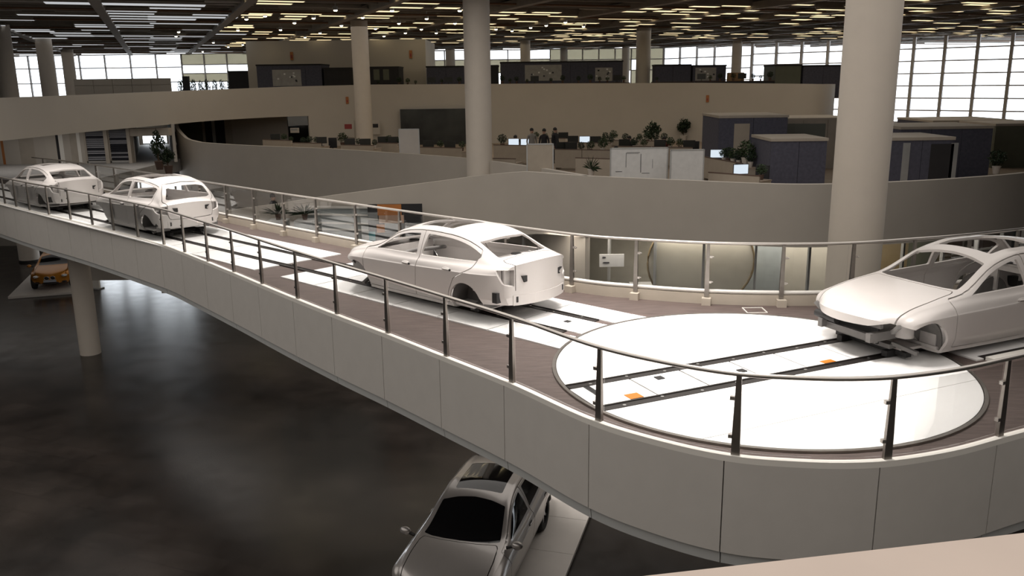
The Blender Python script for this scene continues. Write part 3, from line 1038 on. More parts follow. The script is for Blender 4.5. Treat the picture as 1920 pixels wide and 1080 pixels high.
MB().tube([(*(far.at(s) - far.nrm(s) * 0.03), HF) for s in np.arange(fs[0] - 1, fs[-1] + 1, 0.2)], 0.026, 10).build('handrail', M['steel_bright'], rf, smooth=60)
pm2 = make_post_mesh(HF - 0.13, 0.075, 0.05, 0.05)
shoe = MB().box(-0.075, 0.075, -0.12, 0.0, -0.02, 0.10).mesh('post_shoe', M['kerb'])
for s in fs:
    q, n = far.at(s) - far.nrm(s) * 0.06, -far.nrm(s)
    a = math.atan2(n[1], n[0]) + PI / 2
    p = link('post', pm2, rf, (q[0], q[1], 0.11), a)
    link('post_shoe', shoe, rf, (q[0], q[1], 0.0), a)
    for z in (0.25, 0.68):
        link('clamp', cm, p, (0.05, 0, z))
for a, b in zip(fs[:-1], fs[1:]):
    m = MB()
    ss = far.span(a + 0.07, b - 0.07, 0.3)
    p = []
    for s in ss:
        q, n = far.at(s) - far.nrm(s) * 0.02, far.nrm(s)
        for off, z in ((0, 0.24), (0, HF - 0.05), (0.01, HF - 0.05), (0.01, 0.24)):
            p.append((q[0] + n[0] * off, q[1] + n[1] * off, z))
    f = [(0, 1, 2, 3)] + [(i * 4 + k, i * 4 + 4 + k, i * 4 + 4 + (k + 1) % 4, i * 4 + (k + 1) % 4) for i in range(len(ss) - 1) for k in range(4)]
    e = (len(ss) - 1) * 4
    f.append((e + 3, e + 2, e + 1, e))
    m.add(p, f).build('glass_pane', M['pane_glass'], rf)

# bridge supports
for x, y, r, lab in ((-14.75, 28.8, 0.34, 'slender round column carrying the bridge beside the orange car'), ):
    c = structure(MB().cyl(x, y, GROUND, -1.10, r, n=40).build('column', M['column_paint'], smooth=40), lab, 'column')
    MB().cyl(x, y, GROUND, GROUND + 0.09, r - 0.03, n=40).build('plinth', M['black_part'], c, smooth=40)

x, y = at(181, 541, GROUND)
ds = tag(empty('display_stand', (x, y, GROUND), math.radians(-20)), 'white upright display stand right of the bridge column', 'display')
MB().box(-.22, .22, -.04, .04, .05, 2.1).build('panel', M['fascia_edge'], ds)
MB().box(-.28, .28, -.2, .2, 0, .05).build('foot', M['aluminium'], ds)

# parapet of the viewpoint gallery, bottom right
p0, p1 = np.array(at(1180, 1083, 3.15)), np.array(at(1920, 999, 3.15))
d = (p1 - p0) / np.linalg.norm(p1 - p0)
nn = np.array([-d[1], d[0]])
A, B = p0 - d * 1.2, p1 + d * 4
structure(MB().prism([tuple(A), tuple(B), tuple(B - nn * 0.35), tuple(A - nn * 0.35)], 1.7, 3.15).build('parapet_viewpoint', M['ledge']), 'beige parapet top in the bottom right corner', 'wall')
structure(MB().prism([tuple(A), tuple(B), tuple(B - nn * 6), tuple(A - nn * 6)], 1.5, 1.95).build('floor_viewpoint', M['board_grey']), 'gallery floor under the viewpoint', 'floor')

# ---------------------------------------------------------------- cars
def pchip(pts, x):
    xs = np.array([p[0] for p in pts], float)
    ys = np.array([p[1] for p in pts], float)
    if xs[0] > xs[-1]: xs, ys = xs[::-1], ys[::-1]
    h, dl = np.diff(xs), np.diff(ys) / np.diff(xs)
    d = np.zeros_like(ys)
    d[0], d[-1] = dl[0], dl[-1]
    for i in range(1, len(xs) - 1):
        if dl[i - 1] * dl[i] > 0:
            w1, w2 = 2 * h[i] + h[i - 1], h[i] + 2 * h[i - 1]
            d[i] = (w1 + w2) / (w1 / dl[i - 1] + w2 / dl[i])
    x = min(max(x, xs[0]), xs[-1])
    i = min(max(int(np.searchsorted(xs, x)) - 1, 0), len(h) - 1)
    t = (x - xs[i]) / h[i]
    return float(ys[i] * (1 + 2 * t) * (1 - t) ** 2 + h[i] * d[i] * t * (1 - t) ** 2 + ys[i + 1] * t * t * (3 - 2 * t) + h[i] * d[i + 1] * t * t * (t - 1))


# profiles along the car: x forward from the middle of the wheelbase, heights above the road
SEDAN = dict(
    wb=2.81, x0=-2.33, x1=2.16, plan_r=0.19, plan_f=0.30,
    zc=[(2.16, .74), (2.0, .80), (1.6, .89), (1.12, .985), (0.96, 1.03), (0.38, 1.345), (0.15, 1.395), (-.3, 1.425), (-.85, 1.41), (-1.3, 1.345), (-1.42, 1.30), (-1.98, 1.075), (-2.1, 1.06), (-2.33, 1.045)],
    zt=[(2.16, .70), (2.0, .765), (1.6, .86), (1.12, .945), (0.96, .98), (0.38, 1.275), (0.15, 1.325), (-.3, 1.36), (-.85, 1.345), (-1.3, 1.275), (-1.42, 1.235), (-1.98, 1.03), (-2.1, 1.015), (-2.33, 1.0)],
    wt=[(2.16, .52), (1.6, .64), (1.12, .70), (0.38, .60), (-.3, .575), (-.85, .57), (-1.42, .575), (-1.98, .605), (-2.33, .555)],
    wbelt=[(2.16, .66), (1.5, .76), (1.0, .785), (0, .80), (-1.0, .795), (-1.5, .775), (-1.9, .74), (-2.33, .64)],
    zbelt=[(2.16, .63), (1.5, .81), (1.0, .90), (0, .925), (-1.0, .955), (-1.5, .975), (-2.33, .955)],
    ws=[(2.16, .68), (1.7, .83), (1.4, .885), (0.6, .885), (0, .885), (-1.0, .895), (-1.405, .905), (-1.8, .86), (-2.33, .70)],
    zs=[(2.16, .58), (1.4, .73), (0, .775), (-1.4, .83), (-2.33, .86)],
    wm=[(2.16, .68), (1.7, .84), (1.4, .885), (0.5, .875), (-.6, .875), (-1.405, .90), (-1.8, .86), (-2.33, .71)],
    zm=[(2.16, .45), (1.4, .52), (0, .52), (-1.4, .55), (-2.33, .6)],
    wr=[(2.16, .62), (1.4, .80), (0, .82), (-1.4, .80), (-2.33, .67)],
    zbot=[(2.16, .36), (1.7, .24), (1.3, .20), (-1.2, .20), (-1.8, .26), (-2.33, .34)],
    shield=[(1.10, 0.0), (1.085, .25), (1.05, .45), (.99, .605), (.43, .52), (.385, .30), (.365, 0)],
    back=('plan', [(-1.44, 0), (-1.43, .30), (-1.39, .505), (-1.86, .545), (-1.92, .30), (-1.935, 0)]),
    sun=[(.14, .0), (.13, .40), (-.66, .39), (-.70, 0)],
    hood=[(1.155, 0), (1.135, .30), (1.07, .60), (1.12, .63), (1.6, .655), (2.0, .60), (2.3, .5), (2.7, .4), (2.7, 0)],
    lid=('plan', [(-1.97, 0), (-1.96, .545), (-2.05, .575), (-2.14, .555), (-2.7, .52), (-2.7, 0)], 0.60),
    lamp=[(.945, .715), (.93, .50), (.70, .535), (.735, .70)],
    handles=((.01, .80, .885), (-1.00, .83, .892)), arch=0.345, arch_z=0.32)

HATCH = dict(SEDAN)
HATCH.update(
    wb=2.76, x0=-2.08, x1=2.02, plan_r=0.15,
    zc=[(2.02, .84), (1.9, .90), (1.5, .985), (1.04, 1.06), (.90, 1.10), (.34, 1.44), (.1, 1.50), (-.3, 1.53), (-.9, 1.52), (-1.4, 1.475), (-1.66, 1.43), (-1.74, 1.40), (-1.95, 1.16), (-1.99, 1.03), (-2.08, .96)],
    zt=[(2.02, .80), (1.9, .86), (1.5, .95), (1.04, 1.02), (.90, 1.05), (.34, 1.37), (.1, 1.43), (-.3, 1.465), (-.9, 1.455), (-1.4, 1.40), (-1.66, 1.35), (-1.74, 1.31), (-1.95, 1.07), (-1.99, .96), (-2.08, .90)],
    wt=[(2.02, .52), (1.5, .64), (1.02, .70), (.3, .595), (-.3, .575), (-.9, .57), (-1.5, .555), (-1.74, .56), (-1.95, .64), (-2.08, .68)],
    wbelt=[(2.02, .68), (1.5, .77), (1.0, .79), (0, .805), (-1.0, .80), (-1.6, .77), (-1.9, .735), (-2.08, .71)],
    zbelt=[(2.02, .72), (1.5, .88), (1.0, .965), (0, .99), (-1.0, 1.01), (-1.6, 1.02), (-1.95, .96), (-2.08, .86)],
    ws=[(2.02, .70), (1.7, .83), (1.4, .89), (0, .885), (-1.0, .89), (-1.4, .90), (-1.75, .865), (-2.08, .77)],
    zs=[(2.02, .64), (1.4, .78), (0, .82), (-1.4, .86), (-2.08, .80)],
    wm=[(2.02, .70), (1.7, .84), (1.4, .885), (.5, .87), (-.6, .87), (-1.38, .895), (-1.75, .87), (-2.08, .77)],
    zm=[(2.02, .5), (1.4, .56), (0, .56), (-1.4, .6), (-2.08, .6)],
    wr=[(2.02, .64), (1.4, .80), (0, .82), (-1.4, .80), (-2.08, .70)],
    zbot=[(2.02, .40), (1.7, .28), (1.3, .24), (-1.2, .24), (-1.7, .30), (-2.08, .36)],
    shield=[(1.02, 0.0), (1.0, .25), (.965, .45), (.91, .61), (.40, .515), (.35, .30), (.33, 0)],
    back=('rear', [(0, 1.355), (.30, 1.345), (.475, 1.30), (.565, 1.06), (.51, 1.035), (0, 1.05)]),
    sun=[(.12, .0), (.11, .42), (-.95, .41), (-.98, 0)],
    hood=[(1.075, 0), (1.055, .30), (.99, .60), (1.04, .63), (1.5, .655), (1.9, .60), (2.2, .5), (2.6, .4), (2.6, 0)],
    lid=('rear', [(0, 1.42), (.50, 1.38), (.60, 1.2), (.65, 1.0), (.56, .96), (.575, .70), (.54, .585), (0, .575)], -1.60),
    lamp=[(.90, .76), (.92, .54), (.72, .555), (.74, .74)],
    handles=((-.12, .85, .885), (-.98, .875, .885)), arch=0.36, arch_z=0.33)

LARGE = dict(SEDAN)
LARGE.update(
    wb=2.97, x0=-2.65, x1=2.16, plan_f=0.34,
    zc=[(2.16, .71), (2.0, .78), (1.6, .875), (1.1, .955), (.85, .985), (.70, 1.02), (.05, 1.335), (-.15, 1.385), (-.5, 1.43), (-1.1, 1.43), (-1.6, 1.37), (-2.05, 1.12), (-2.65, 1.06)],
    zt=[(2.16, .67), (2.0, .735), (1.6, .835), (1.1, .915), (.85, .945), (.70, .97), (.05, 1.262), (-.15, 1.315), (-.5, 1.365), (-1.1, 1.36), (-1.6, 1.30), (-2.05, 1.07), (-2.65, 1.01)],
    wt=[(2.16, .54), (1.6, .665), (1.1, .71), (.85, .72), (.05, .625), (-.4, .60), (-1.1, .595), (-1.6, .59), (-2.05, .63), (-2.65, .62)],
    wbelt=[(2.16, .70), (1.6, .79), (1.1, .815), (0, .83), (-1.0, .825), (-1.6, .80), (-2.65, .70)],
    zbelt=[(2.16, .61), (1.6, .785), (1.1, .865), (.6, .895), (0, .91), (-1.0, .945), (-1.6, .97), (-2.65, .955)],
    ws=[(2.16, .72), (1.8, .86), (1.48, .92), (.6, .92), (-1.0, .925), (-1.48, .935), (-2.65, .77)],
    zs=[(2.16, .56), (1.48, .715), (0, .76), (-1.4, .82), (-2.65, .86)],
    wm=[(2.16, .71), (1.8, .87), (1.48, .92), (.5, .91), (-.6, .91), (-1.48, .93), (-2.65, .77)],
    zm=[(2.16, .45), (1.48, .52), (0, .52), (-1.4, .55), (-2.65, .6)],
    wr=[(2.16, .65), (1.48, .83), (0, .85), (-1.4, .83), (-2.65, .72)],
    zbot=[(2.16, .36), (1.8, .24), (1.3, .20), (-1.3, .20), (-2.0, .26), (-2.65, .34)],
    shield=[(.83, 0.0), (.815, .28), (.78, .48), (.72, .635), (.11, .545), (.07, .30), (.05, 0)],
    back=('plan', [(-1.6, 0), (-1.57, .49), (-1.98, .57), (-2.03, 0)]),
    sun=[(-.13, .0), (-.14, .43), (-1.08, .42), (-1.12, 0)],
    hood=[(.885, 0), (.865, .32), (.80, .63), (.88, .665), (1.3, .69), (1.7, .685), (1.9, .655), (2.1, .58), (2.3, .5), (2.6, .4), (2.6, 0)],
    lid=('plan', [(-2.08, 0), (-2.07, .56), (-2.18, .62), (-2.4, .60), (-2.9, .57), (-2.9, 0)], 0.64),
    handles=((-.24, .79, .92), (-1.30, .82, .925)), arch=0.36, arch_z=0.32)


def side_openings(P, xb, xc, xf, arch_x, tip=0.03):
    """side windows and doors drawn under the roof edge line: xb = B pillar, xc = rear end of the glass, xf = front edge of the front door"""
    zt = lambda x, d: pchip(P['zt'], x) - d
    zl = lambda x: pchip(P['zbelt'], x)
    sill = pchip(P['zbot'], 0) + .08
    xs = [x for x in np.linspace(xf + .05, xc, 60)]
    f = [(x, zt(x, .062)) for x in xs if x > xb + .05 and zt(x, .062) > zl(x) + .035]
    r = [(x, zt(x, .062)) for x in xs if x < xb - .055 and zt(x, .062) > zl(x) + tip + .03]
    f, r = f[::3] + [f[-1]], r[::3] + [r[-1]]
    P['win_f'] = [(f[0][0] + .03, zl(f[0][0]) + .03)] + f + [(xb + .045, zl(xb) + .03)]
    P['win_r'] = [(xb - .06, zl(xb) + .03)] + r + [(r[-1][0] - .01, r[-1][1] - .03), (r[-1][0] + .05, zl(r[-1][0]) + tip)]
    fd = [(x, zt(x, .024)) for x in xs if x > xb + .02 and zt(x, .024) > zl(x) + .01][::3]
    rd = [(x, zt(x, .024)) for x in xs if x < xb - .02 and zt(x, .024) > zl(x) + .05][::3]
    B = [(xb, zt(xb, .024)), (xb - .03, zl(xb) + .02), (xb + .0, .60), (xb + .04, sill)]
    P['door_f'] = [(xf, sill), (xf + .03, zl(xf) - .12)] + fd + B
    e = rd[-1]
    P['door_r'] = [(p[0] - .008, p[1]) for p in reversed(B)] + rd + [(e[0] - .03, e[1] - .05), (e[0] + .02, zl(e[0]) - .06), (arch_x + .24, .72), (arch_x + .37, .48), (arch_x + .41, sill)]
    P['nB'] = 0


def car_solid(P, t=0.035, nx=84):
    """closed thick body shell lofted from the profile tables"""
    xs = list(np.linspace(P['x0'], P['x1'], nx))

    def ring(x):
        g = lambda k: pchip(P[k], x)
        zb, wr, wm, zm, ws, zs, wb_, zl, wt, zt, zc = [g(k) for k in ('zbot', 'wr', 'wm', 'zm', 'ws', 'zs', 'wbelt', 'zbelt', 'wt', 'zt', 'zc')]
        c = [(0, zb - 0.012), (wr * .5, zb - 0.006), (wr - .05, zb), (wr, zb + .06), (wm * .985, (zb + .06 + zm) / 2), (wm, zm), (ws + .003, zs - .03), (ws - .006, zs + .01), ((ws + wb_) / 2 + .008, (zs + zl) / 2 + .012), (wb_, zl),
             ((wb_ + wt) / 2 + .018, (zl + zt) / 2), (wt, zt)]
        for f in (.82, .6, .38, .18, 0):
            c.append((wt * f, zt + (zc - zt) * (1 - f * f)))
        q = [np.array(p) for p in c]
        q = [np.array([-q[1][0], q[1][1]])] + q + [np.array([-q[-2][0], q[-2][1]])]
        out = []
        for i in range(1, len(q) - 2):
            a, b, cc, d = q[i - 1:i + 3]
            m = 4 if i < 4 else (3 if i > 11 else 5)
            for tt_ in np.linspace(0, 1, m, endpoint=False):
                out.append(0.5 * (2 * b + (cc - a) * tt_ + (2 * a - 5 * b + 4 * cc - d) * tt_ ** 2 + (3 * b - a - 3 * cc + d) * tt_ ** 3))
        out.append(q[-2])
        out[0][0] = out[-1][0] = 0
        return out

    def xmap(x, y, z):
        kr = max(0.0, (P['x0'] + 0.55 - x) / 0.55) ** 2
        kf = max(0.0, (x - (P['x1'] - 0.6)) / 0.6) ** 2
        return x + kr * P['plan_r'] * (abs(y) / .7) ** 2.2 - kf * P['plan_f'] * (abs(y) / .7) ** 2

    R = [ring(x) for x in xs]
    nh = len(R[0])
    V, Fc = [], []
    idx = {}

    def vert(i, j, sg):
        y, z = R[i][j]
        if j in (0, nh - 1): sg = 1
        k = (i, j, sg)
        if k not in idx:
            idx[k] = len(V)
            V.append((xmap(xs[i], y, z), y * sg, z))
        return idx[k]

    for i in range(nx - 1):
        for j in range(nh - 1):
            for sg in (1, -1):
                Fc.append((vert(i, j, sg), vert(i + 1, j, sg), vert(i + 1, j + 1, sg), vert(i, j + 1, sg)))
    for i in (0, nx - 1):                               # end caps
        mcol = 12
        rows = []
        for j in range(nh):
            if j in (0, nh - 1):
                rows.append([vert(i, j, 1)])
                continue
            y, z = R[i][j]
            row = [vert(i, j, -1)]
            for k in range(1, mcol):
                yy = -y + 2 * y * k / mcol
                row.append(len(V))
                V.append((xmap(xs[i], yy, z), yy, z))
            row.append(vert(i, j, 1))
            rows.append(row)
        for a, b in zip(rows[:-1], rows[1:]):
            if len(a) == 1: Fc += [(a[0], b[k], b[k + 1]) for k in range(mcol)]
            elif len(b) == 1: Fc += [(b[0], a[k + 1], a[k]) for k in range(mcol)]
            else: Fc += [(a[k], a[k + 1], b[k + 1], b[k]) for k in range(mcol)]
    bm = bmesh.new()
    bv = [bm.verts.new(v) for v in V]
    for f in Fc:
        try: bm.faces.new([bv[k] for k in f])
        except ValueError: pass
    bmesh.ops.recalc_face_normals(bm, faces=bm.faces)
    bm.normal_update()
    if bm.calc_volume() < 0: bmesh.ops.reverse_faces(bm, faces=bm.faces)
    bm.normal_update()
    faces, verts = list(bm.faces), list(bm.verts)
    inner = {v: bm.verts.new(v.co - v.normal * t) for v in verts}
    for f in faces:
        bm.faces.new([inner[v] for v in reversed(f.verts)])
    bmesh.ops.triangulate(bm, faces=bm.faces)
    m = bpy.data.meshes.new('car_shell')
    bm.to_mesh(m)
    bm.free()
    return m


side_openings(SEDAN, -.225, -1.60, 1.14, -1.405)
side_openings(HATCH, -.34, -1.62, 1.05, -1.38, tip=0.05)
side_openings(LARGE, -.47, -1.75, .98, -1.485)
WORK = bpy.data.scenes.new('workbench')             # empty helper scene, removed after the cars are cut


def boolean(a, b, op):
    oa, ob = bpy.data.objects.new('tmp_a', a), bpy.data.objects.new('tmp_b', b)
    WORK.collection.objects.link(oa)
    WORK.collection.objects.link(ob)
    md = oa.modifiers.new('b', 'BOOLEAN')
    md.operation, md.object = op, ob
    try: md.solver = 'MANIFOLD'
    except TypeError: md.solver = 'EXACT'
    vl = WORK.view_layers[0]
    vl.update()
    dg = vl.depsgraph
    out = bpy.data.meshes.new_from_object(oa.evaluated_get(dg))
    bpy.data.objects.remove(oa)
    bpy.data.objects.remove(ob)
    return out


def round_poly(poly, r=0.03, n=3):
    out = []
    clean = []
    for p in poly:
        if not clean or math.hypot(p[0] - clean[-1][0], p[1] - clean[-1][1]) > 0.006: clean.append(p)
    poly = clean
    N = len(poly)
    for i in range(N):
        p0, p1, p2 = [np.array(poly[(i + k) % N], float) for k in (-1, 0, 1)]
        a, b = p0 - p1, p2 - p1
        la, lb = np.linalg.norm(a), np.linalg.norm(b)
        k = min(r, la * .4, lb * .4)
        q0, q2 = p1 + a / la * k, p1 + b / lb * k
        for t in np.linspace(0, 1, n + 1):
            out.append(tuple((1 - t) ** 2 * q0 + 2 * t * (1 - t) * p1 + t * t * q2))
    return out


def grow(poly, d):
    """offset a polygon outwards"""
    P = np.array(poly, float)
    ar = 0.5 * sum(P[i][0] * P[(i + 1) % len(P)][1] - P[(i + 1) % len(P)][0] * P[i][1] for i in range(len(P)))
    sg = 1 if ar > 0 else -1
    out = []
    for i in range(len(P)):
        a, b, c = P[i - 1], P[i], P[(i + 1) % len(P)]
        n1 = np.array([b[1] - a[1], a[0] - b[0]]) * sg
        n2 = np.array([c[1] - b[1], b[0] - c[0]]) * sg
        n1, n2 = n1 / np.linalg.norm(n1), n2 / np.linalg.norm(n2)
        k = n1 + n2
        k = k / max(np.dot(k, k) / 2, 0.5)
        out.append(tuple(b + k * d))
    return out


def mirror(half):
    """plan outline given for y >= 0, closed over the centre line"""
    return [tuple(p) for p in half] + [(p[0], -p[1]) for p in reversed(half) if p[1] > 1e-6]


def mirror_rear(half):
    return [tuple(p) for p in half] + [(-p[0], p[1]) for p in reversed(half) if p[0] > 1e-6]


def prism_mesh(poly, axis, lo, hi):
    m = MB()
    n = len(poly)
    put = {'y': lambda p, q: (p[0], q, p[1]), 'z': lambda p, q: (p[0], p[1], q), 'x': lambda p, q: (q, p[0], p[1])}[axis]
    m.add([put(p, q) for q in (lo, hi) for p in poly], [tuple(reversed(range(n))), tuple(range(n, 2 * n))] + [(k, (k + 1) % n, n + (k + 1) % n, n + k) for k in range(n)])
    me = m.mesh('cutter', None)
    bm = bmesh.new()
    bm.from_mesh(me)
    bmesh.ops.triangulate(bm, faces=bm.faces)
    bmesh.ops.recalc_face_normals(bm, faces=bm.faces)
    if bm.calc_volume() < 0: bmesh.ops.reverse_faces(bm, faces=bm.faces)
    bm.to_mesh(me)
    bm.free()
    return me


def cyl_cutter(x, z, r, y0, y1, n=40):
    return prism_mesh([(x + r * math.cos(2 * PI * k / n), z + r * math.sin(2 * PI * k / n)) for k in range(n)], 'y', y0, y1)


def car_cuts(P):
    """outlines of the glass openings"""
    c = [('win_f', prism_mesh(round_poly(P['win_f'], .025), 'y', -1.3, 1.3)), ('win_r', prism_mesh(round_poly(P['win_r'], .03), 'y', -1.3, 1.3)),
         ('shield', prism_mesh(round_poly(mirror(P['shield']), .03), 'z', .86, 1.9))]
    if P['back'][0] == 'plan': c.append(('back', prism_mesh(round_poly(mirror(P['back'][1]), .03), 'z', .90, 1.9)))
    else: c.append(('back', prism_mesh(round_poly(mirror_rear(P['back'][1]), .03), 'x', -2.6, -1.4)))
    c.append(('sun', prism_mesh(round_poly(mirror(P['sun']), .05), 'z', 1.22, 1.9)))
    return dict(c)


def build_car(name, P, label, paint, stripped=True, gap=0.016):
    root = tag(empty(name), label, 'car')
    mt = M[paint]
    shell = car_solid(P)
    cuts = car_cuts(P)
    ax = P['wb'] / 2
    glassy = {}
    if not stripped:                                     # keep glass in the openings of finished cars
        thin = car_solid(P, t=0.02)
        for k in ('win_f', 'win_r', 'shield', 'back', 'sun'):
            g = boolean(thin, cuts[k], 'INTERSECT')
            if k[:3] == 'win':
                for sy in (1, -1):
                    glassy[k + str(sy)] = boolean(g, prism_mesh([(-4, -1), (4, -1), (4, 3), (-4, 3)], 'y', min(0, sy * 2), max(0, sy * 2)), 'INTERSECT')
            else: glassy[k] = g
    for k in ('win_f', 'win_r', 'shield', 'back', 'sun'):
        shell = boolean(shell, cuts[k], 'DIFFERENCE')
    for sx in (1, -1):
        for sy in (1, -1):
            shell = boolean(shell, cyl_cutter(sx * ax, P['arch_z'], P['arch'], min(sy * .52, sy * 1.3), max(sy * .52, sy * 1.3)), 'DIFFERENCE')
    if stripped:
        # no bumper, lamps or grille: open front end under the bonnet
        x1 = P['x1']
        zf = pchip(P['zbelt'], ax + .3)
        shell = boolean(shell, prism_mesh([(ax + .02, -.5), (ax + .04, P['arch_z'] + P['arch'] - .05), (ax + .22, zf - .13), (ax + .40, zf - .075), (x1 - .12, pchip(P['zbelt'], x1) - .015), (x1 + .5, pchip(P['zbelt'], x1) - .015), (x1 + .5, -.5)], 'y', -1.3, 1.3), 'DIFFERENCE')
        # underside of the tail left open behind the rear axle
        shell = boolean(shell, prism_mesh([(-ax - .36, -.5), (-ax - .36, .36), (P['x0'] - .3, .40), (P['x0'] - .3, -.5)], 'y', -1.3, 1.3), 'DIFFERENCE')
    parts = []

    def split(shell, poly, axis, lo, hi, nm):
        out = boolean(shell, prism_mesh(poly, axis, lo, hi), 'INTERSECT')
        rest = boolean(shell, prism_mesh(grow(poly, gap), axis, lo, hi), 'DIFFERENCE')
        parts.append((nm, out))
        return rest

    for sy in (1, -1):
        lo, hi = min(sy * .40, sy * 1.3), max(sy * .40, sy * 1.3)
        shell = split(shell, round_poly(P['door_f'], .03), 'y', lo, hi, 'front_door')
        shell = split(shell, round_poly(P['door_r'], .03), 'y', lo, hi, 'rear_door')
    shell = split(shell, round_poly(mirror(P['hood']), .03), 'z', .50, 1.25, 'bonnet')
    if P['lid'][0] == 'plan':
        shell = split(shell, round_poly(mirror(P['lid'][1]), .03), 'z', P['lid'][2], 1.5, 'boot_lid')
    else:
        shell = split(shell, round_poly(mirror_rear(P['lid'][1]), .04), 'x', -2.7, P['lid'][2], 'tailgate')
    if stripped:
        # empty tail lamp recesses: side view outline for the corner, cut into the wing
        for sy in (1, -1):
            l = P['lamp']
            x0 = P['x0']
            pl = [(x0 + .34, l[0][0] - .02), (x0 + .24, l[2][0] + .02), (x0 + .14, l[2][0] - .03), (x0 - .3, l[2][0] - .02), (x0 - .3, l[0][0])]
            cut = prism_mesh(round_poly(pl, .02), 'y', min(sy * .575, sy * 1.3), max(sy * .575, sy * 1.3))
            shell = boolean(shell, cut, 'DIFFERENCE')
    for m in [shell] + [p[1] for p in parts]:
        m.materials.clear()
        m.materials.append(mt)
        smooth_mesh(m, 32)
    link('body', shell, root)
    doors = []
    for nm, m in parts:
        o = link(nm, m, root)
        if 'door' in nm: doors.append(o)
    # door handles
    for k, o in enumerate(doors):
        sy = 1 if k < 2 else -1
        x, z, y = P['handles'][k % 2]
        h = MB().ball((x, sy * (y - .010), z), (.105, .017, .034), 14, 8).build('handle_cup', M['biw_primer'] if stripped else M['black_part'], o, smooth=50)
        if not stripped or True:
            MB().tube([(x + .075, sy * (y + .004), z + .004), (x, sy * (y + .016), z + .006), (x - .085, sy * (y + .006), z + .004)], [.010, .013, .012], 8).build('handle', mt, o, smooth=60)
        if stripped:
            MB().ball((x - .095, sy * (y + .004), z), (.026, .014, .020), 10, 6).build('lock_hole', M['black_part'], o)
    zb = P['zbot'][2][1]
    prim, under = M['biw_primer'], M['biw_under']
    # wheel housings
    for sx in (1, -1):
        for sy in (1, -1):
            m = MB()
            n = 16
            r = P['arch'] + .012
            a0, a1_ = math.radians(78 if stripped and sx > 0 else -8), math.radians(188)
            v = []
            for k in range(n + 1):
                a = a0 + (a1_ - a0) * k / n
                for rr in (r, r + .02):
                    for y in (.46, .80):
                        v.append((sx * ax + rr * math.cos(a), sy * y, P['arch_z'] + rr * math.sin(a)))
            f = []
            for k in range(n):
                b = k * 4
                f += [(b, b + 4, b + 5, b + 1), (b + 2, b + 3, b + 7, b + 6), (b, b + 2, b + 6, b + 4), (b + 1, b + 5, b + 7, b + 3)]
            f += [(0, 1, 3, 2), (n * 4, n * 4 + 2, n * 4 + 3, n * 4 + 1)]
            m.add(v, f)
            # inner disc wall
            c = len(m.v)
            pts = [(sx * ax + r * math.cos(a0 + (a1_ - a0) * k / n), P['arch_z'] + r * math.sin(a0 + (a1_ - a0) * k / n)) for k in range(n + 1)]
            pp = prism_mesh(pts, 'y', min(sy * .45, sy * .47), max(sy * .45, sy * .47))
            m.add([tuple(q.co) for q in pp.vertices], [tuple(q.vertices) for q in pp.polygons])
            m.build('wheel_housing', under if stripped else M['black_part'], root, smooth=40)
    # cabin inside
    MB().box(-1.5, 1.15, -.76, .76, zb + .035, zb + .075).build('floor_pan', prim if stripped else M['black_part'], root)
    MB().box(-1.2, 1.1, -.13, .13, zb + .07, zb + .28).build('tunnel', prim if stripped else M['black_part'], root)
    zl = pchip(P['zbelt'], .9)
    MB().box(1.10, 1.13, -.72, .72, zb + .05, zl - .04).build('firewall', prim if stripped else M['black_part'], root)
    MB().tube([(.78, -.74, zl - .16), (.80, 0, zl - .12), (.78, .74, zl - .16)], .035, 10).build('dash_beam', under if stripped else M['black_part'], root, smooth=60)
    zs_ = P['back'][1][-1][1] - .03 if P['back'][0] == 'rear' else .955
    if P['lid'][0] == 'plan':
        xb = P['back'][1][-1][0]
        m = MB().box(xb + .02, xb + .55, -.62, .62, zs_ - .03, zs_)
        m.build('parcel_shelf', prim if stripped else M['black_part'], root)
        MB().box(xb + .50, xb + .54, -.68, -.40, zb + .3, zs_).box(xb + .50, xb + .54, .40, .68, zb + .3, zs_).box(xb + .50, xb + .54, -.40, .40, zs_ - .12, zs_).build('rear_bulkhead', prim if stripped else M['black_part'], root)
        for sy in (1, -1):
            MB().tube([(xb + .50, sy * .30, zs_ + .001), (xb + .50, sy * .30, zs_ + .012)], .09, 14).build('speaker_hole', M['black_part'], root)
    if stripped:
        for y in (-.36, .36):
            MB().box(-.05, .12, min(y - .28, y + .28), max(y - .28, y + .28), zb + .07, zb + .17).build('seat_crossmember', prim, root)
        # front structure
        for sy in (1, -1):
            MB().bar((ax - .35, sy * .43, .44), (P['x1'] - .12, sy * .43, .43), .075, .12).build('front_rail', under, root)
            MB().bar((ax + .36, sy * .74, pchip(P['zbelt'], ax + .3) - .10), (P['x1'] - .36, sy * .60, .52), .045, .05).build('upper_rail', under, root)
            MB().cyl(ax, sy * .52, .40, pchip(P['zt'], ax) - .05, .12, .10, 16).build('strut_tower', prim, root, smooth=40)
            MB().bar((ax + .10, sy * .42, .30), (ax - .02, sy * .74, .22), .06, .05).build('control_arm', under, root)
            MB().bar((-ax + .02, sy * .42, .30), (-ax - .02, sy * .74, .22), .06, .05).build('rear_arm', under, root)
        xf = P['x1'] - .10
        MB().bar((xf - .14, -.46, .40), (xf - .14, .46, .40), .06, .09).build('crash_beam', under, root)
        MB().tube([(xf - .10, -.58, .53), (xf - .06, -.16, .53)], .055, 12).build('foam_roll', M['black_part'], root, smooth=50)
        MB().bar((xf - .22, -.46, .56), (xf - .22, .46, .56), .05, .05).build('radiator_bar', under, root)
        MB().box(xf - .28, xf - .25, -.38, .38, .30, .56).build('radiator_opening', M['black_part'], root)
        MB().bar((ax + .1, -.45, .26), (ax + .1, .45, .26), .14, .06).build('subframe', under, root)
        # tail structure: recessed lamp pockets, back panel and bumper mounts
        x0, l = P['x0'], P['lamp']
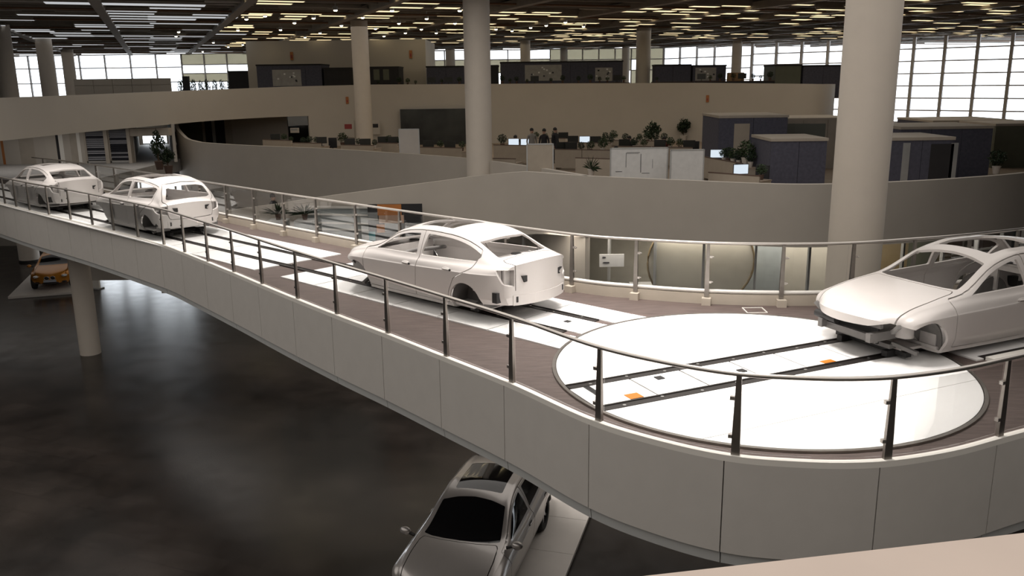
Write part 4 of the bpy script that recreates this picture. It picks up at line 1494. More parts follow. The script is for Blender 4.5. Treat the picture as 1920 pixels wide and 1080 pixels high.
        pl = lambda y: x0 + P['plan_r'] * (abs(y) / .7) ** 2.2
        ys = np.linspace(-.60, .60, 11)
        m = MB()
        for y0_, y1_ in zip(ys[:-1], ys[1:]):
            m.add([(pl(y) + dx, y, z) for y in (y0_, y1_) for dx in (-.012, .06) for z in (.37, .53)], [(0, 1, 5, 4), (2, 6, 7, 3), (0, 4, 6, 2), (1, 3, 7, 5), (0, 2, 3, 1), (4, 5, 7, 6)])
        m.build('rear_beam', M[paint], root)
        for sy in (1, -1):
            MB().box(x0 + .22, x0 + .26, min(sy * .50, sy * .70), max(sy * .50, sy * .70), l[2][0] - .14, l[0][0] - .01).build('lamp_pocket', prim, root)
            MB().box(x0 + .14, x0 + .40, min(sy * .555, sy * .575), max(sy * .555, sy * .575), l[2][0] - .16, l[0][0] - .01).build('lamp_pocket', prim, root)
            y = sy * .40
            zr = l[2][0] + .08
            q = [(y - .075, zr + .045), (y + .075, zr + .05), (y + .03 * sy, zr - .055), (y - .05 * sy, zr - .05)]
            o = MB()
            pp = prism_mesh(q, 'x', pl(.40) - .010, pl(.40) + .05)
            o.add([tuple(w.co) for w in pp.vertices], [tuple(w.vertices) for w in pp.polygons]).build('lamp_hole', M['black_part'], root)
            MB().box(pl(.54) - .018, pl(.54) + .05, sy * .54 - .016, sy * .54 + .016, .42, .51).build('bumper_slot', M['black_part'], root)
            MB().box(x0 + .27, x0 + .37, min(sy * .60, sy * .80), max(sy * .60, sy * .80) + (.02 if sy > 0 else 0), .42, .58).build('vent_flap', M['black_part'], root)
        # transport skid under the body
        for y in (-.40, .40):
            MB().bar((-ax - .3, y, .16), (ax + .2, y, .16), .09, .08).build('skid_runner', M['black_part'], root)
        for x in (-ax, 0, ax):
            MB().bar((x, -.62, .17), (x, .62, .17), .10, .06).build('skid_cross', M['black_part'], root)
    else:
        for k, m in glassy.items():
            m.materials.clear()
            m.materials.append(M['car_glass'])
            smooth_mesh(m, 40)
            o = link({'win_f': 'front_side_glass', 'win_r': 'rear_side_glass', 'shield': 'windscreen', 'back': 'rear_window', 'sun': 'sunroof'}[k.rstrip('-1')], m, root)
            o.location = (0, 0, -.004)
        wheel_t = MB()
        for sx in (1, -1):
            for sy in (1, -1):
                w = empty('wheel', (sx * ax, sy * .775, P['arch_z']), 0, root)
                prof = [(.20, .0), (.31, .0), (.325, .03), (.325, .17), (.31, .20), (.20, .20)]
                m = MB()
                n = 28
                v = [(r * math.cos(2 * PI * k / n), (q - .10) * sy, r * math.sin(2 * PI * k / n)) for k in range(n) for r, q in prof]
                f = [(k * 6 + j, ((k + 1) % n) * 6 + j, ((k + 1) % n) * 6 + (j + 1) % 6, k * 6 + (j + 1) % 6) for k in range(n) for j in range(6)]
                m.add(v, f).build('tyre', M['tyre'], w, smooth=40)
                m = MB()
                for k in range(5):
                    a = 2 * PI * k / 5
                    m.bar((.03 * math.cos(a), .05 * sy, .03 * math.sin(a)), (.22 * math.cos(a), .06 * sy, .22 * math.sin(a)), .05, .03, up=(0, 1, 0))
                m.tube([(0, .02 * sy, 0), (0, .075 * sy, 0)], .05, 12)
                m.tube([(.215 * math.cos(2 * PI * k / 24), .04 * sy, .215 * math.sin(2 * PI * k / 24)) for k in range(25)], .018, 6)
                m.build('rim', M['alloy'], w, smooth=40)
        for sy in (1, -1):                                # mirrors
            xm = P['door_f'][2][0] - .16
            mm = MB().ball((xm, sy * .975, .985), (.07, .10, .07), 14, 10).build('door_mirror', mt, root, smooth=60)
            MB().bar((xm + .04, sy * .80, .945), (xm, sy * .92, .965), .05, .03).build('mirror_arm', M['black_part'], mm)
        # lamps, grille, bumper details of the front
        xf = P['x1']
        for sy in (1, -1):
            MB().ball((xf - .16, sy * .575, .64), (.16, .13, .06), 14, 8).build('headlamp', M['lamp_cover'], root, smooth=60)
            MB().ball((xf - .02, sy * .125, .58), (.05, .10, .075), 16, 8).build('kidney_grille', M['black_part'], root, smooth=60)
            k = MB().tube([(xf + .015, sy * .125 + .10 * math.cos(2 * PI * q / 24), .58 + .078 * math.sin(2 * PI * q / 24)) for q in range(25)], .010, 6)
            k.build('grille_frame', M['lamp_cover'], root, smooth=60)
            MB().ball((xf - .12, sy * .56, .36), (.12, .11, .045), 12, 8).build('fog_lamp_recess', M['black_part'], root, smooth=60)
        MB().ball((xf - .05, 0, .34), (.10, .36, .06), 16, 8).build('lower_grille', M['black_part'], root, smooth=60)
        MB().box(xf + .03, xf + .055, -.26, .26, .40, .50).build('number_plate', M['plate'], root)
    return root


def place(o, x, y, z, yaw):
    o.location, o.rotation_euler = (x, y, z), (0, 0, yaw)
    return o


def on_track(s, l=0.0):
    d, n = np.array([math.cos(D1), math.sin(D1)]), np.array([-math.sin(D1), math.cos(D1)])
    return CT + d * s + n * l


ZCAR = -0.075
sedan = build_car('car_body', SEDAN, 'bare silver-white sedan body without wheels in the middle of the bridge', 'biw_paint')
q = on_track(5.99)
place(sedan, q[0], q[1], ZCAR, D1)
hatch = build_car('car_body', HATCH, 'bare white hatchback body with a wide rear window left of the sedan body', 'biw_paint')
q = on_track(17.2)
place(hatch, q[0], q[1], ZCAR, D1)
sed2 = copy_tree(sedan)
tag(sed2, 'bare sedan body farthest to the left behind the hatchback body')
q = on_track(24.35)
place(sed2, q[0], q[1], ZCAR, D1)
large = build_car('car_body', LARGE, 'bare silver car body facing forward at the right edge on the turntable', 'biw_paint')
d2 = np.array([math.cos(D2), math.sin(D2)])
q = CT + d2 * 3.42 + np.array([d2[1], -d2[0]]) * 0.08
place(large, q[0], q[1], ZCAR - .02, D2 + PI)
SALOON = dict(LARGE)
SALOON['shield'] = [(.93, 0.0), (.915, .28), (.875, .50), (.80, .665), (.12, .56), (.07, .30), (.05, 0)]
SALOON['hood'] = [(p[0] + (.10 if p[0] < 1.2 else 0), p[1]) for p in LARGE['hood']]
silver = build_car('display_car', SALOON, 'finished silver car with dark glass on the ground floor under the bridge', 'silver_paint', stripped=False)
place(silver, -0.72, 14.82, GROUND + 0.11, math.radians(254))
silver.scale = (1.08, 1.08, 1.06)
orange = build_car('display_car', SEDAN, 'orange car on a white platform behind the bridge column at left', 'orange_paint', stripped=False)
place(orange, -21.45, 39.9, GROUND + 0.13, math.radians(-72))
for lab, (x, y), yaw, h in (('white display platform under the silver car', (-0.30, 15.5), math.radians(254), 0.10), ('white display platform under the orange car', (-21.6, 39.9), math.radians(-72), 0.12)):
    p = tag(empty('display_platform', (x, y, GROUND), yaw), lab, 'platform')
    for i in range(4):
        for j in range(2):
            MB().box(-2.75 + i * 1.375 + .004, -2.75 + (i + 1) * 1.375 - .004, -1.5 + j * 1.5 + .004, j * 1.5 - .004, 0.02, h).build('platform_panel', M['platform'], p)
    MB().box(-2.73, 2.73, -1.48, 1.48, 0, 0.03).build('platform_base', M['board_grey'], p)

# ---------------------------------------------------------------- ceiling lamps


def to_px(x, y, z):
    z -= EYE
    sp, cp = math.sin(PITCH), math.cos(PITCH)
    dd = y * cp - z * sp
    if dd < 0.1: return (-999, -999)
    a, b = x / dd, -(y * sp + z * cp) / dd
    c, s_ = math.cos(ROLL), math.sin(ROLL)
    return (960 + F_PX * (c * a - s_ * b), 540 + F_PX * (s_ * a + c * b))


def light_panel_mesh(w, d, glow, frame='louvre'):
    f = MB().box(-w / 2 - .05, w / 2 + .05, -d / 2 - .05, d / 2 + .05, 0, .10).mesh('housing', M[frame])
    g = MB().box(-w / 2, w / 2, -d / 2, d / 2, -.012, 0).mesh('diffuser', M[glow])
    return f, g


WARMP = [light_panel_mesh(w, d, 'warm_panel') for w, d in ((1.5, .45), (1.1, .6), (2.0, .35))]
COOLP = [light_panel_mesh(w, d, 'cool_panel', 'louvre') for w, d in ((2.4, 1.0), (2.2, .6))]
LOUV = [MB().box(-w / 2, w / 2, -d / 2, d / 2, 0, .05).mesh('baffle', M['louvre']) for w, d in ((2.6, .3), (1.8, .5), (3.2, .2))]
cand = []
for i in np.arange(-70, 75, 2.0):
    for j in np.arange(-40, 75, 1.8):
        q = grid(i + 0.4, j + 0.6)
        if not in_hall(q): continue
        u, v = to_px(q[0], q[1], 7.1)
        if -40 < u < 1960 and -12 < v < 130 and q[1] < 97: cand.append((q[1], q[0], u, v))
cand.sort()
n_warm = n_cool = n_baf = 0
for (y, x, u, v) in cand:
    left = u < 430
    rr = random.random()
    if left:
        if rr < (0.36 if v < 70 else 0.22) and n_cool < 90:
            f, g = random.choice(COOLP)
            n_cool += 1
            r = tag(empty('ceiling_light_panel', (x, y, 7.12), AX), 'white skylight panel in the ceiling over the left gallery', 'ceiling light', 'white skylight panels at the left')
            link('housing', f, r)
            link('diffuser', g, r)
        elif rr < 0.6 and n_baf < 260:
            n_baf += 1
            link('baffle', random.choice(LOUV), ceiling, (x, y, 7.10 + .1 * random.random()), AX)
    else:
        if rr < 0.38 and n_warm < 260:
            f, g = random.choice(WARMP)
            n_warm += 1
            r = tag(empty('ceiling_light_panel', (x, y, 7.06 + .1 * random.random()), AX), 'warm yellow light panel in the dark ceiling over the office', 'ceiling light', 'warm light panels over the office')
            link('housing', f, r)
            link('diffuser', g, r)
        elif rr < 0.55 and n_baf < 260:
            n_baf += 1
            link('baffle', random.choice(LOUV), ceiling, (x, y, 7.10 + .1 * random.random()), AX)
hous = MB().cyl(0, 0, 0, .18, .11, n=14).cyl(0, 0, .18, .42, .03, n=8).mesh('housing', M['aluminium'])
bulb = MB().ball((0, 0, -.01), (.095, .095, .05), 10, 6).mesh('bulb', M['lamp_glow'])
for u, v in ((462, 36), (446, 57), (335, 60), (330, 68), (588, 34), (526, 56), (552, 43), (629, 19), (600, 62), (572, 70), (640, 48), (735, 20), (680, 33), (748, 44), (704, 54), (720, 68), (800, 35), (862, 20), (853, 44),
             (790, 55), (930, 55), (960, 58), (995, 52), (1024, 48), (1094, 50), (1060, 42), (400, 80), (428, 88), (380, 97), (455, 84), (497, 30), (818, 62), (760, 62)):
    x, y = at(u, v, 7.0)
    r = tag(empty('downlight', (x, y, 7.0)), 'small glowing round downlight hanging under the dark ceiling', 'downlight', 'downlights under the ceiling')
    link('housing', hous, r)
    link('bulb', bulb, r)
# row of exhibition spotlights over the bridge, above the picture
SPOT = MB().cyl(0, 0, 0, .5, .30, .22, 24).mesh('housing', M['aluminium'])
SPG = MB().cyl(0, 0, -.01, .0, .26, n=24).mesh('lens', M['lamp_glow'])
for k, (s_, l_, pw, ang) in enumerate(((0.3, .75, 1900, 76), (2.6, -.2, 1500, 78), (5.5, -.5, 1500, 78), (9.5, -.3, 1700, 78), (13.5, -.3, 1600, 78), (17.5, 0, 1350, 75), (21.5, .3, 1000, 75))):
    d_, n_ = np.array([math.cos(D1), math.sin(D1)]), np.array([-math.sin(D1), math.cos(D1)])
    q = CT + d_ * s_ + n_ * l_
    r = tag(empty('exhibition_spotlight', (q[0], q[1], 6.55)), 'round exhibition spotlight in the ceiling above the car track, out of the picture', 'spotlight', 'spotlights above the car track')
    link('housing', SPOT, r, (0, 0, .02))
    link('lens', SPG, r, (0, 0, .02))
    MB().cyl(0, 0, .5, .9, .04, n=8).build('rod', M['black_plastic'], r)
    ld = bpy.data.lights.new('beam', 'SPOT')
    ld.energy, ld.color, ld.spot_size, ld.spot_blend, ld.shadow_soft_size = pw, (1.0, .95, .91), math.radians(ang), .8, .6
    lo = bpy.data.objects.new('beam', ld)
    COL.objects.link(lo)
    lo.parent = r
    lo.location = (0, 0, -.02)

# ---------------------------------------------------------------- plants

LOBES = ((0, 0, .80, .24), (.22, .05, .55, .26), (-.22, -.06, .60, .24), (.02, .2, .42, .22), (-.05, -.2, .66, .2), (.12, -.1, .30, .2))


def foliage(kind, seed, n):
    R = random.Random(seed)
    m = MB()
    for k in range(n):
        if kind == 'spiky':
            a, t = R.uniform(0, 2 * PI), R.uniform(.15, 1.0)
            L = R.uniform(.7, 1.0)
            d = Vector((math.cos(a) * t, math.sin(a) * t, 1.15 - t)).normalized()
            p = Vector((0, 0, .05))
            s = d.cross(Vector((0, 0, 1)))
            s = s.normalized() if s.length > .01 else Vector((1, 0, 0))
            w = .045
            tip = p + d * L + Vector((0, 0, -.25 * t * L))
            mid = p + d * L * .55
            m.add([p, mid + s * w, tip, mid - s * w + Vector((0, 0, .02))], [(0, 1, 2), (0, 2, 3)])
        else:
            while True:
                c = Vector((R.uniform(-1, 1), R.uniform(-1, 1), R.uniform(-1, 1)))
                if .25 < c.length < 1: break
            if kind == 'tall':
                lb = LOBES[k % len(LOBES)]
                c = Vector((lb[0] + c.x * lb[3], lb[1] + c.y * lb[3], lb[2] + c.z * lb[3] * .9))
            else: c = Vector((c.x * .52, c.y * .52, .52 + c.z * .44))
            d = Vector((R.uniform(-1, 1), R.uniform(-1, 1), R.uniform(-.6, .8))).normalized()
            s = d.cross(Vector((R.uniform(-1, 1), R.uniform(-1, 1), 1))).normalized()
            l, w = R.uniform(.09, .16), R.uniform(.035, .06)
            up_ = d.cross(s) * .02
            m.add([c - d * l, c + s * w + up_, c + d * l, c - s * w + up_], [(0, 1, 2), (0, 2, 3)])
    return m


ZD = MID + .75
FOL = {}
for kind, n in (('bush', 200), ('tall', 260), ('spiky', 30)):
    for q in range(2):
        FOL[(kind, q)] = foliage(kind, 11 + q, n).mesh('foliage', M['leaf' if q == 0 or kind == 'tall' else 'leaf_light'])
POT = {'pot': MB().cyl(0, 0, 0, .30, .12, .17, 14).cyl(0, 0, .30, .33, .18, .18, 14).mesh('pot', M['pot']), 'pot_dark': MB().cyl(0, 0, 0, .30, .12, .17, 14).cyl(0, 0, .30, .33, .18, .18, 14).mesh('pot', M['pot_dark'])}
STEM = MB().tube([(0, 0, .2), (.02, 0, .6), (0, .01, 1.0)], [.03, .022, .015], 6).mesh('stem', M['bark'])


def plant(x, y, z, h, label, kind='bush', w=None, pot='pot', q=0, group=None):
    r = tag(empty('potted_plant', (x, y, z), random.uniform(0, 6)), label, 'plant', group)
    if z == ZD: h *= 1.25
    ps_ = min(.42, h * .32) / .33
    p = link('pot', POT[pot], r)
    p.scale = (ps_, ps_, ps_)
    f = link('foliage', FOL[(kind, q)], r, (0, 0, .33 * ps_ * .85))
    hh = h - .33 * ps_ * .8
    w = w or hh * .9
    f.scale = (w, w, hh)
    if kind == 'tall':
        s_ = link('stem', STEM, r)
        s_.scale = (h * .9, h * .9, h * .8)
    return r


# ---------------------------------------------------------------- office furniture
DESK = {}
DESKS = []


def desk(x, y, ang, w, label, group):
    key = round(w, 1)
    if key not in DESK:
        w_ = key / 2
        DESK[key] = [('screen_panel', MB().box(-w_ + .01, w_ - .01, -.03, .03, .10, .92).mesh('screen_panel', M['desk_panel'])),
                     ('panel_cap', MB().box(-w_, w_, -.04, .04, .92, .95).mesh('panel_cap', M['desk_edge'])),
                     ('desk_top', MB().box(-w_ + .01, w_ - .01, .03, .80, .72, .75).mesh('desk_top', M['desk_top'])),
                     ('leg', MB().box(-w_ + .02, -w_ + .06, -.02, .76, 0, .72).mesh('leg', M['desk_panel'])),
                     ('leg', MB().box(w_ - .06, w_ - .02, -.02, .76, 0, .72).mesh('leg', M['desk_panel']))]
    r = tag(empty('office_desk', (x, y, MID), ang), label, 'desk', group)
    for n_, m_ in DESK[key]: link(n_, m_, r)
    DESKS.append((x, y, ang, key))
    return r



def desk_spot(u, v, z, ly=.42, free=.34):
    """the spot on a desk that shows nearest to a photo point; ly = offset behind the desk screen"""
    best = None
    for (dx, dy, a, w) in DESKS:
        for k in range(7):
            lx = (-.5 + (k + .5) / 7) * (w - .3)
            q_ = rotz(lx, ly, a)
            X, Y = dx + q_[0], dy + q_[1]
            if any(math.hypot(X - p[0], Y - p[1]) < free for p in USED): continue
            pu, pv = to_px(X, Y, z)
            c = abs(pu - u) + 2.2 * abs(pv - v)
            if best is None or c < best[0]: best = (c, X, Y, a)
    USED.append((best[1], best[2]))
    return best[1:]


USED = []
ROWS = [((493, 261), (545, 263), 'beside the recess at the far left'), ((549, 267), (602, 268), 'left of the plants'), ((640, 271), (700, 272), 'left of the back column'), ((702, 267), (746, 268), 'behind the grey partition'),
        ((785, 275), (866, 277), 'under the dark screen'), ((925, 271), (990, 272), 'right of the tall column'), ((1040, 279), (1144, 281), 'behind the two whiteboards'), ((1060, 266), (1146, 268), 'in the middle'),
        ((1146, 273), (1300, 276), 'before the big plants'), ((1080, 295), (1144, 297), 'beside the left whiteboard'), ((925, 296), (966, 297), 'next to the beige partition'),
        ((1120, 262), (1250, 264), 'along the back wall'), ((1321, 293), (1392, 306), 'in front of the dark pods'), ((1330, 322), (1424, 329), 'just behind the front parapet'), ((990, 258), (1060, 259), 'at the back by the standing people')]
ZP = MID + .95
for (a, b, where) in ROWS:
    p0, p1 = np.array(at(*a, ZP)), np.array(at(*b, ZP))
    L = np.linalg.norm(p1 - p0)
    n_ = max(1, int(round(L / 1.6)))
    ang = math.atan2(p1[1] - p0[1], p1[0] - p0[0])
    for k in range(n_):
        c = p0 + (p1 - p0) * (k + .5) / n_
        desk(c[0], c[1], ang, L / n_, 'beige screened office desk in the row %s' % where, 'desks %s' % where)

MON = [('screen', MB().box(-.27, .27, -.012, .012, .14, .48)), ('stand', MB().box(-.02, .02, 0, .03, .02, .3).box(-.12, .12, -.08, .08, 0, .02))]
MONM = {lit: (MON[0][1].mesh('casing', M['black_plastic']), MON[1][1].mesh('stand', M['black_plastic']), MB().box(-.25, .25, -.016, -.012, .16, .46).mesh('display', M['screen_lit'] if lit else M['screen_off'])) for lit in (0, 1)}


def monitor(x, y, z, ang, lit, label, group=None):
    r = tag(empty('monitor', (x, y, z), ang), label, 'monitor', group)
    for n_, m_ in zip(('casing', 'stand', 'display'), MONM[lit]): link(n_, m_, r)
    return r


ZD = MID + .75
for (u, v, lit, lab) in ((962, 284, 1, 'lit white monitor left of the beige partition'), (986, 283, 1, 'small lit monitor touching the beige partition'), (1094, 277, 1, 'lit white monitor in the middle of the desks'),
                         (1341, 271, 1, 'lit white monitor beside the tall dark pod'), (1384, 324, 1, 'lit white screen with dark marks behind the front parapet'),
                         (515, 270, 0, ''), (612, 274, 0, ''), (633, 274, 0, ''), (688, 272, 0, ''), (717, 265, 0, ''), (737, 281, 0, ''), (797, 274, 0, ''), (839, 288, 0, ''), (1058, 263, 0, ''), (1076, 263, 0, ''),
                         (1112, 262, 0, ''), (1056, 277, 0, ''), (1331, 258, 0, ''), (1170, 275, 0, ''), (1240, 276, 0, ''), (1066, 298, 0, '')):
    x, y, _a = desk_spot(u, v, ZD)
    monitor(x, y, ZD, random.uniform(-.2, .2), lit, lab or 'dark monitor standing on a beige office desk', None if lab else 'dark monitors on the office desks')

PL = [(943, 262, ZD, .55, 'bush', 'bushy plant right of the tall column'), (968, 259, ZD, .40, 'bush', ''), (978, 265, ZD, .35, 'bush', ''), (926, 264, ZD, .38, 'bush', ''), (1115, 253, ZD, .45, 'bush', ''),
      (1150, 259, ZD, .55, 'bush', ''), (1173, 257, ZD, .42, 'bush', ''), (1194, 258, ZD, .42, 'bush', ''), (1193, 271, ZD, .45, 'bush', ''), (1222, 278, MID, 1.55, 'tall', 'large round leafy plant between the desks right of centre'),
      (1255, 257, ZD, .45, 'bush', ''), (1281, 266, MID, 1.5, 'tall', 'broad leafy plant at the right end of the desks'), (1303, 262, MID, 2.0, 'tall', 'tallest leafy plant against the back wall'),
      (1346, 254, ZD, .45, 'bush', ''), (1367, 296, MID, 1.1, 'bush', 'bushy plant before the beige pod door'), (1323, 282, ZD, .45, 'bush', ''), (1407, 300, ZD, .5, 'bush', ''), 
      (521, 262, ZD, .42, 'bush', ''), (584, 258, ZD, .42, 'bush', ''), (550, 263, ZD, .3, 'bush', ''), (605, 268, MID, 1.1, 'spiky', 'spiky plant on the left part of the office'), (643, 276, MID, .95, 'bush', 'rounded plant left of the back column'),
      (668, 275, ZD, .40, 'bush', ''), (740, 251, ZD, .45, 'bush', ''), (1044, 276, ZD, .45, 'bush', ''), (1129, 293, ZD, .55, 'bush', 'potted plant right of the black chair'),
      (1108, 330, MID + .7, .75, 'spiky', 'pointed plant just above the front parapet edge'), (1681, 322, ZD, .42, 'bush', 'low plant right of the large column'), (1867, 326, MID + .6, .85, 'bush', 'round dark bush on the parapet edge at right'),
      (1873, 282, ZD, .8, 'bush', 'dark plant beside the blue pod at the right edge')]
PL += [(u, v, ZD, h, 'bush', '') for u, v, h in ((1010, 262, .4), (1085, 262, .42), (1135, 272, .4), (1210, 262, .5), (1236, 262, .45), (1268, 268, .5), (560, 262, .36), (630, 262, .4), (700, 266, .36), (822, 268, .4), (853, 272, .38), (1164, 270, .42), (1305, 282, .5),
                                              (1334, 290, .5), (1290, 262, .45), (1100, 286, .45))]
for k, (u, v, z, h, kind, lab) in enumerate(PL):
    x, y = at(u, v, z)
    if z == ZD: x, y, _a = desk_spot(u, v, z, .55)
    plant(x, y, z, h, lab or 'small potted plant standing on an office desk', kind, q=k % 2, pot='pot' if k % 3 else 'pot_dark', group=None if lab else 'small plants on the office desks')


def board(name, u0, u1, v0, Y, label, m='board_white', h=1.85, cat='whiteboard', base=MID, feet=True):
    x0, zt = atY(u0, v0, Y)
    x1, _ = atY(u1, v0, Y)
    r = tag(empty(name, ((x0 + x1) / 2, Y, base)), label, cat)
    w, t = (x1 - x0) / 2, zt - base
    z0 = .25 if feet else 0
    MB().box(-w, w, -.02, .02, z0, t).build('panel', M[m], r)
    fr = MB().box(-w - .02, -w + .02, -.03, .03, z0 - .0, t + .02).box(w - .02, w + .02, -.03, .03, z0, t + .02).box(-w, w, -.03, .03, t - .01, t + .03)
    fr.build('frame', M['aluminium'], r)
    if feet:
        for s_ in (-1, 1):
            MB().box(s_ * w * .85 - .02, s_ * w * .85 + .02, -.28, .28, 0, .05).box(s_ * w * .85 - .02, s_ * w * .85 + .02, -.02, .02, .05, z0).build('foot', M['aluminium'], r)
    return r, w, t


r, w, t = board('whiteboard', 1145, 1252, 279, 29.0, 'wide mobile whiteboard with a drawn plan at the parapet')
for x0, x1, z0, z1 in ((-.42, .02, t - .14, t - .125), (-.44, -.425, t - .62, t - .14), (.05, .07, t - .80, t - .18), (.45, .46, t - .66, t - .36), (.10, .36, t - .83, t - .815), (-.78, -.56, t - .77, t - .75), (-.42, -.02, t - .17, t - .16)):
    MB().box(x0, x1, -.024, -.02, z0, z1).build('ink_line', M['ink'], r)
board('whiteboard', 1258, 1320, 282, 28.2, 'narrow plain whiteboard right of the wide one')
board('partition', 988, 1037, 271, 30.2, 'beige partition panel standing behind the front parapet', 'desk_panel', cat='partition')
board('partition', 748, 785, 243, 38.4, 'pale grey partition panel left of the tall column', 'platform', cat='partition')
# big dark screen on the back wall
x0, z1 = atY(750, 205, 57.0)
x1, z0 = atY(902, 279, 57.0)
r = tag(empty('wall_screen', ((x0 + x1) / 2, 57.05, z0)), 'large dark grey screen on the back wall beside the tall column', 'screen')
w, t = (x1 - x0) / 2, z1 - z0
MB().box(-w, w, -.05, .05, 0, t).build('panel', M['screen_off'], r)
MB().box(-w - .03, -w, -.07, .07, 0, t).box(w, w + .03, -.07, .07, 0, t).box(-w, w, -.07, .07, t, t + .03).build('frame', M['board_grey'], r)
for u, v, m, lab in ((651, 188, 'sign_orange', 'small upright orange sign high on the back wall'), (1328, 185, 'sign_orange', 'small brown-orange sign on the upper wall at right')):
    s0 = min(np.arange(0, up.len, .1), key=lambda s: abs(to_px(*up.at(s), 2.5)[0] - u))
    q, n_ = up.at(s0), up.nrm(s0)
    _, z = atY(u, v, q[1])
    r = tag(empty('wall_sign', (q[0] - n_[0] * .02, q[1] - n_[1] * .02, z), math.atan2(n_[1], n_[0]) - PI / 2), lab, 'sign')
    MB().box(-.09, .09, -.03, .02, -.22, .22).build('plate', M[m], r)
    MB().box(-.04, .04, -.04, -.03, -.12, .02).build('symbol', M['sign_red'], r)
for u0, u1, v0, v1, ins, lab in ((642, 664, 226, 258, 'sign_red', 'framed notice with a red block left of the back column'), (696, 712, 227, 252, 'pod_dark', 'framed notice with a dark block right of the back column'), (548, 565, 239, 248, 'poster_grey', 'small grey notice on the back wall')):
    x0, z1 = atY(u0, v0, 56.75)
    x1, z0 = atY(u1, v1, 56.75)
    r = tag(empty('wall_notice', (x0, 56.95 if u0 > 600 else 56.2, 0)), lab, 'notice')
    MB().box(0, x1 - x0, -.02, .02, z0, z1).build('sheet', M['plaster_upper'], r)
    MB().box((x1 - x0) * .12, (x1 - x0) * .8, -.03, -.02, z0 + (z1 - z0) * .5, z0 + (z1 - z0) * .78).build('print', M[ins], r)


def pod(u0, u1, vt, Y, label, depth=2.6, base=MID, top=None, door=None, win=None, m='pod_blue', trim='pod_trim', boards=()):
    x0, zt = atY(u0, vt, Y)
    x1, _ = atY(u1, vt, Y)
    r = tag(empty('office_pod', (x0, Y, base)), label, 'pod')
    W, Hh = x1 - x0, zt - base
    n_ = max(1, int(round(W / 1.25)))
    for k in range(n_):
        MB().box(W * k / n_ + .008, W * (k + 1) / n_ - .008, 0, .08, 0, Hh - .10).build('wall_panel', M[m], r)
    for e in (0, W - .08):
        MB().box(e, e + .08, .08, depth, 0, Hh - .10).build('side_panel', M[m], r)
    MB().box(0, W, depth, depth + .08, 0, Hh - .10).build('rear_panel', M[m], r)
    MB().box(-.03, W + .03, -.03, depth + .1, Hh - .10, Hh).build('roof_edge', M[trim], r)
    def sub(a, b, c, d, name, mm, y=-.02):
        xa, za = atY(a, c, Y)
        xb, zb_ = atY(b, d, Y)
        o = MB().box(xa - x0, xb - x0, y, 0, max(zb_ - base, .02), za - base).build(name, M[mm], r)
        return o
    if door: sub(*door[:4], 'door', door[4])
    for q in (win or ()): sub(*q[:4], 'window_pane', q[4] if len(q) > 4 else 'frosted')
    for q in boards:
        o = sub(*q[:4], 'board', 'board_grey', -.03)
        xa, za = atY(q[0], q[2], Y)
        xb, zb_ = atY(q[1], q[3], Y)
        R = random.Random(q[0])
        for k in range(9):
            xx = xa - x0 + (xb - xa) * (.06 + .88 * R.random())
            zz = za - base - (za - zb_) * (.12 + .6 * R.random())
            MB().box(xx - .06, xx + .06, -.036, -.03, zz - .05, zz + .05).build('note', M['white_paper' if k % 3 else 'ink'], o)
    return r


pod(1349, 1478, 217, 36.0, 'tall dark blue pod with a beige door behind the desks', door=(1377, 1403, 232, 290, 'desk_panel'), m='pod_blue', depth=3)
pod(1460, 1600, 222, 38.6, 'glazed grey pod between the tall pod and the large column', m='pod_trim', win=((1461, 1488, 232, 262), (1490, 1517, 232, 262), (1519, 1546, 232, 262)), depth=3)
pod(1447, 1552, 260, 30.5, 'lower dark blue pod in front of the glazed pod', m='pod_blue', depth=2.4)
pod(1672, 1790, 258, 28.6, 'blue pod with an open dark doorway right of the large column', door=(1746, 1781, 270, 345, 'pod_dark'), win=((1694, 1700, 268, 345, 'aluminium'), (1784, 1789, 268, 345, 'aluminium')), depth=2.4)  # doorway is a dark sheet, the opening's shade put into its colour
pod(1690, 1863, 238, 34.0, 'long blue-grey pod with a beige roof edge at right', depth=3)
pod(1750, 1900, 226, 44.0, 'far blue pod under the tall window wall', depth=4)
pod(1868, 1990, 232, 38.0, 'greenish glazed pod cut by the right edge', m='decor_green', depth=3)
# pods on the upper gallery
UB = UPPER
pod(480, 602, 121, 60.0, 'dark blue upper pod carrying a grey notice board', base=UB, m='pod_blue', trim='pod_dark', boards=((510, 566, 131, 161),))
pod(606, 656, 127, 60.0, 'low dark upper pod left of the back column', base=UB, m='pod_dark', trim='pod_dark')
pod(692, 747, 125, 60.3, 'black shelf-like upper pod right of the back column', base=UB, m='pod_dark', trim='pod_dark', win=((700, 712, 130, 150, 'decor_green'), (718, 730, 130, 150, 'decor_green')))
pod(799, 872, 124, 61.0, 'grey-blue upper pod left of the tall column', base=UB, m='pod_blue', trim='pod_dark')
pod(912, 934, 122, 61.0, 'short dark upper pod right of the tall column', base=UB, m='pod_dark', trim='pod_dark')
pod(938, 1168, 116, 61.0, 'long dark blue upper pod with two notice boards', base=UB, m='pod_blue', trim='pod_dark', boards=((984, 1053, 122, 151), (1116, 1148, 127, 152)))
pod(1229, 1296, 121, 59.8, 'dark upper pod right of the slim column', base=UB, m='pod_blue', trim='pod_dark', depth=1.2)
pod(1300, 1362, 122, 59.6, 'small upper pod with a pale board before the bright windows', base=UB, m='pod_blue', trim='pod_dark', boards=((1304, 1342, 127, 151),))
pod(1455, 1503, 121, 57.4, 'greenish glass upper pod left of the blue one', base=UB, m='decor_green', trim='pod_dark')
pod(1507, 1582, 122, 57.4, 'blue-grey upper pod next to the large column', base=UB, m='pod_blue', trim='pod_dark', depth=2)
pod(427, 470, 133, 66.0, 'dark pod at the left end of the box room', base=UB, m='pod_dark', trim='pod_dark')
x, z = atY(1386, 136, 57.6)
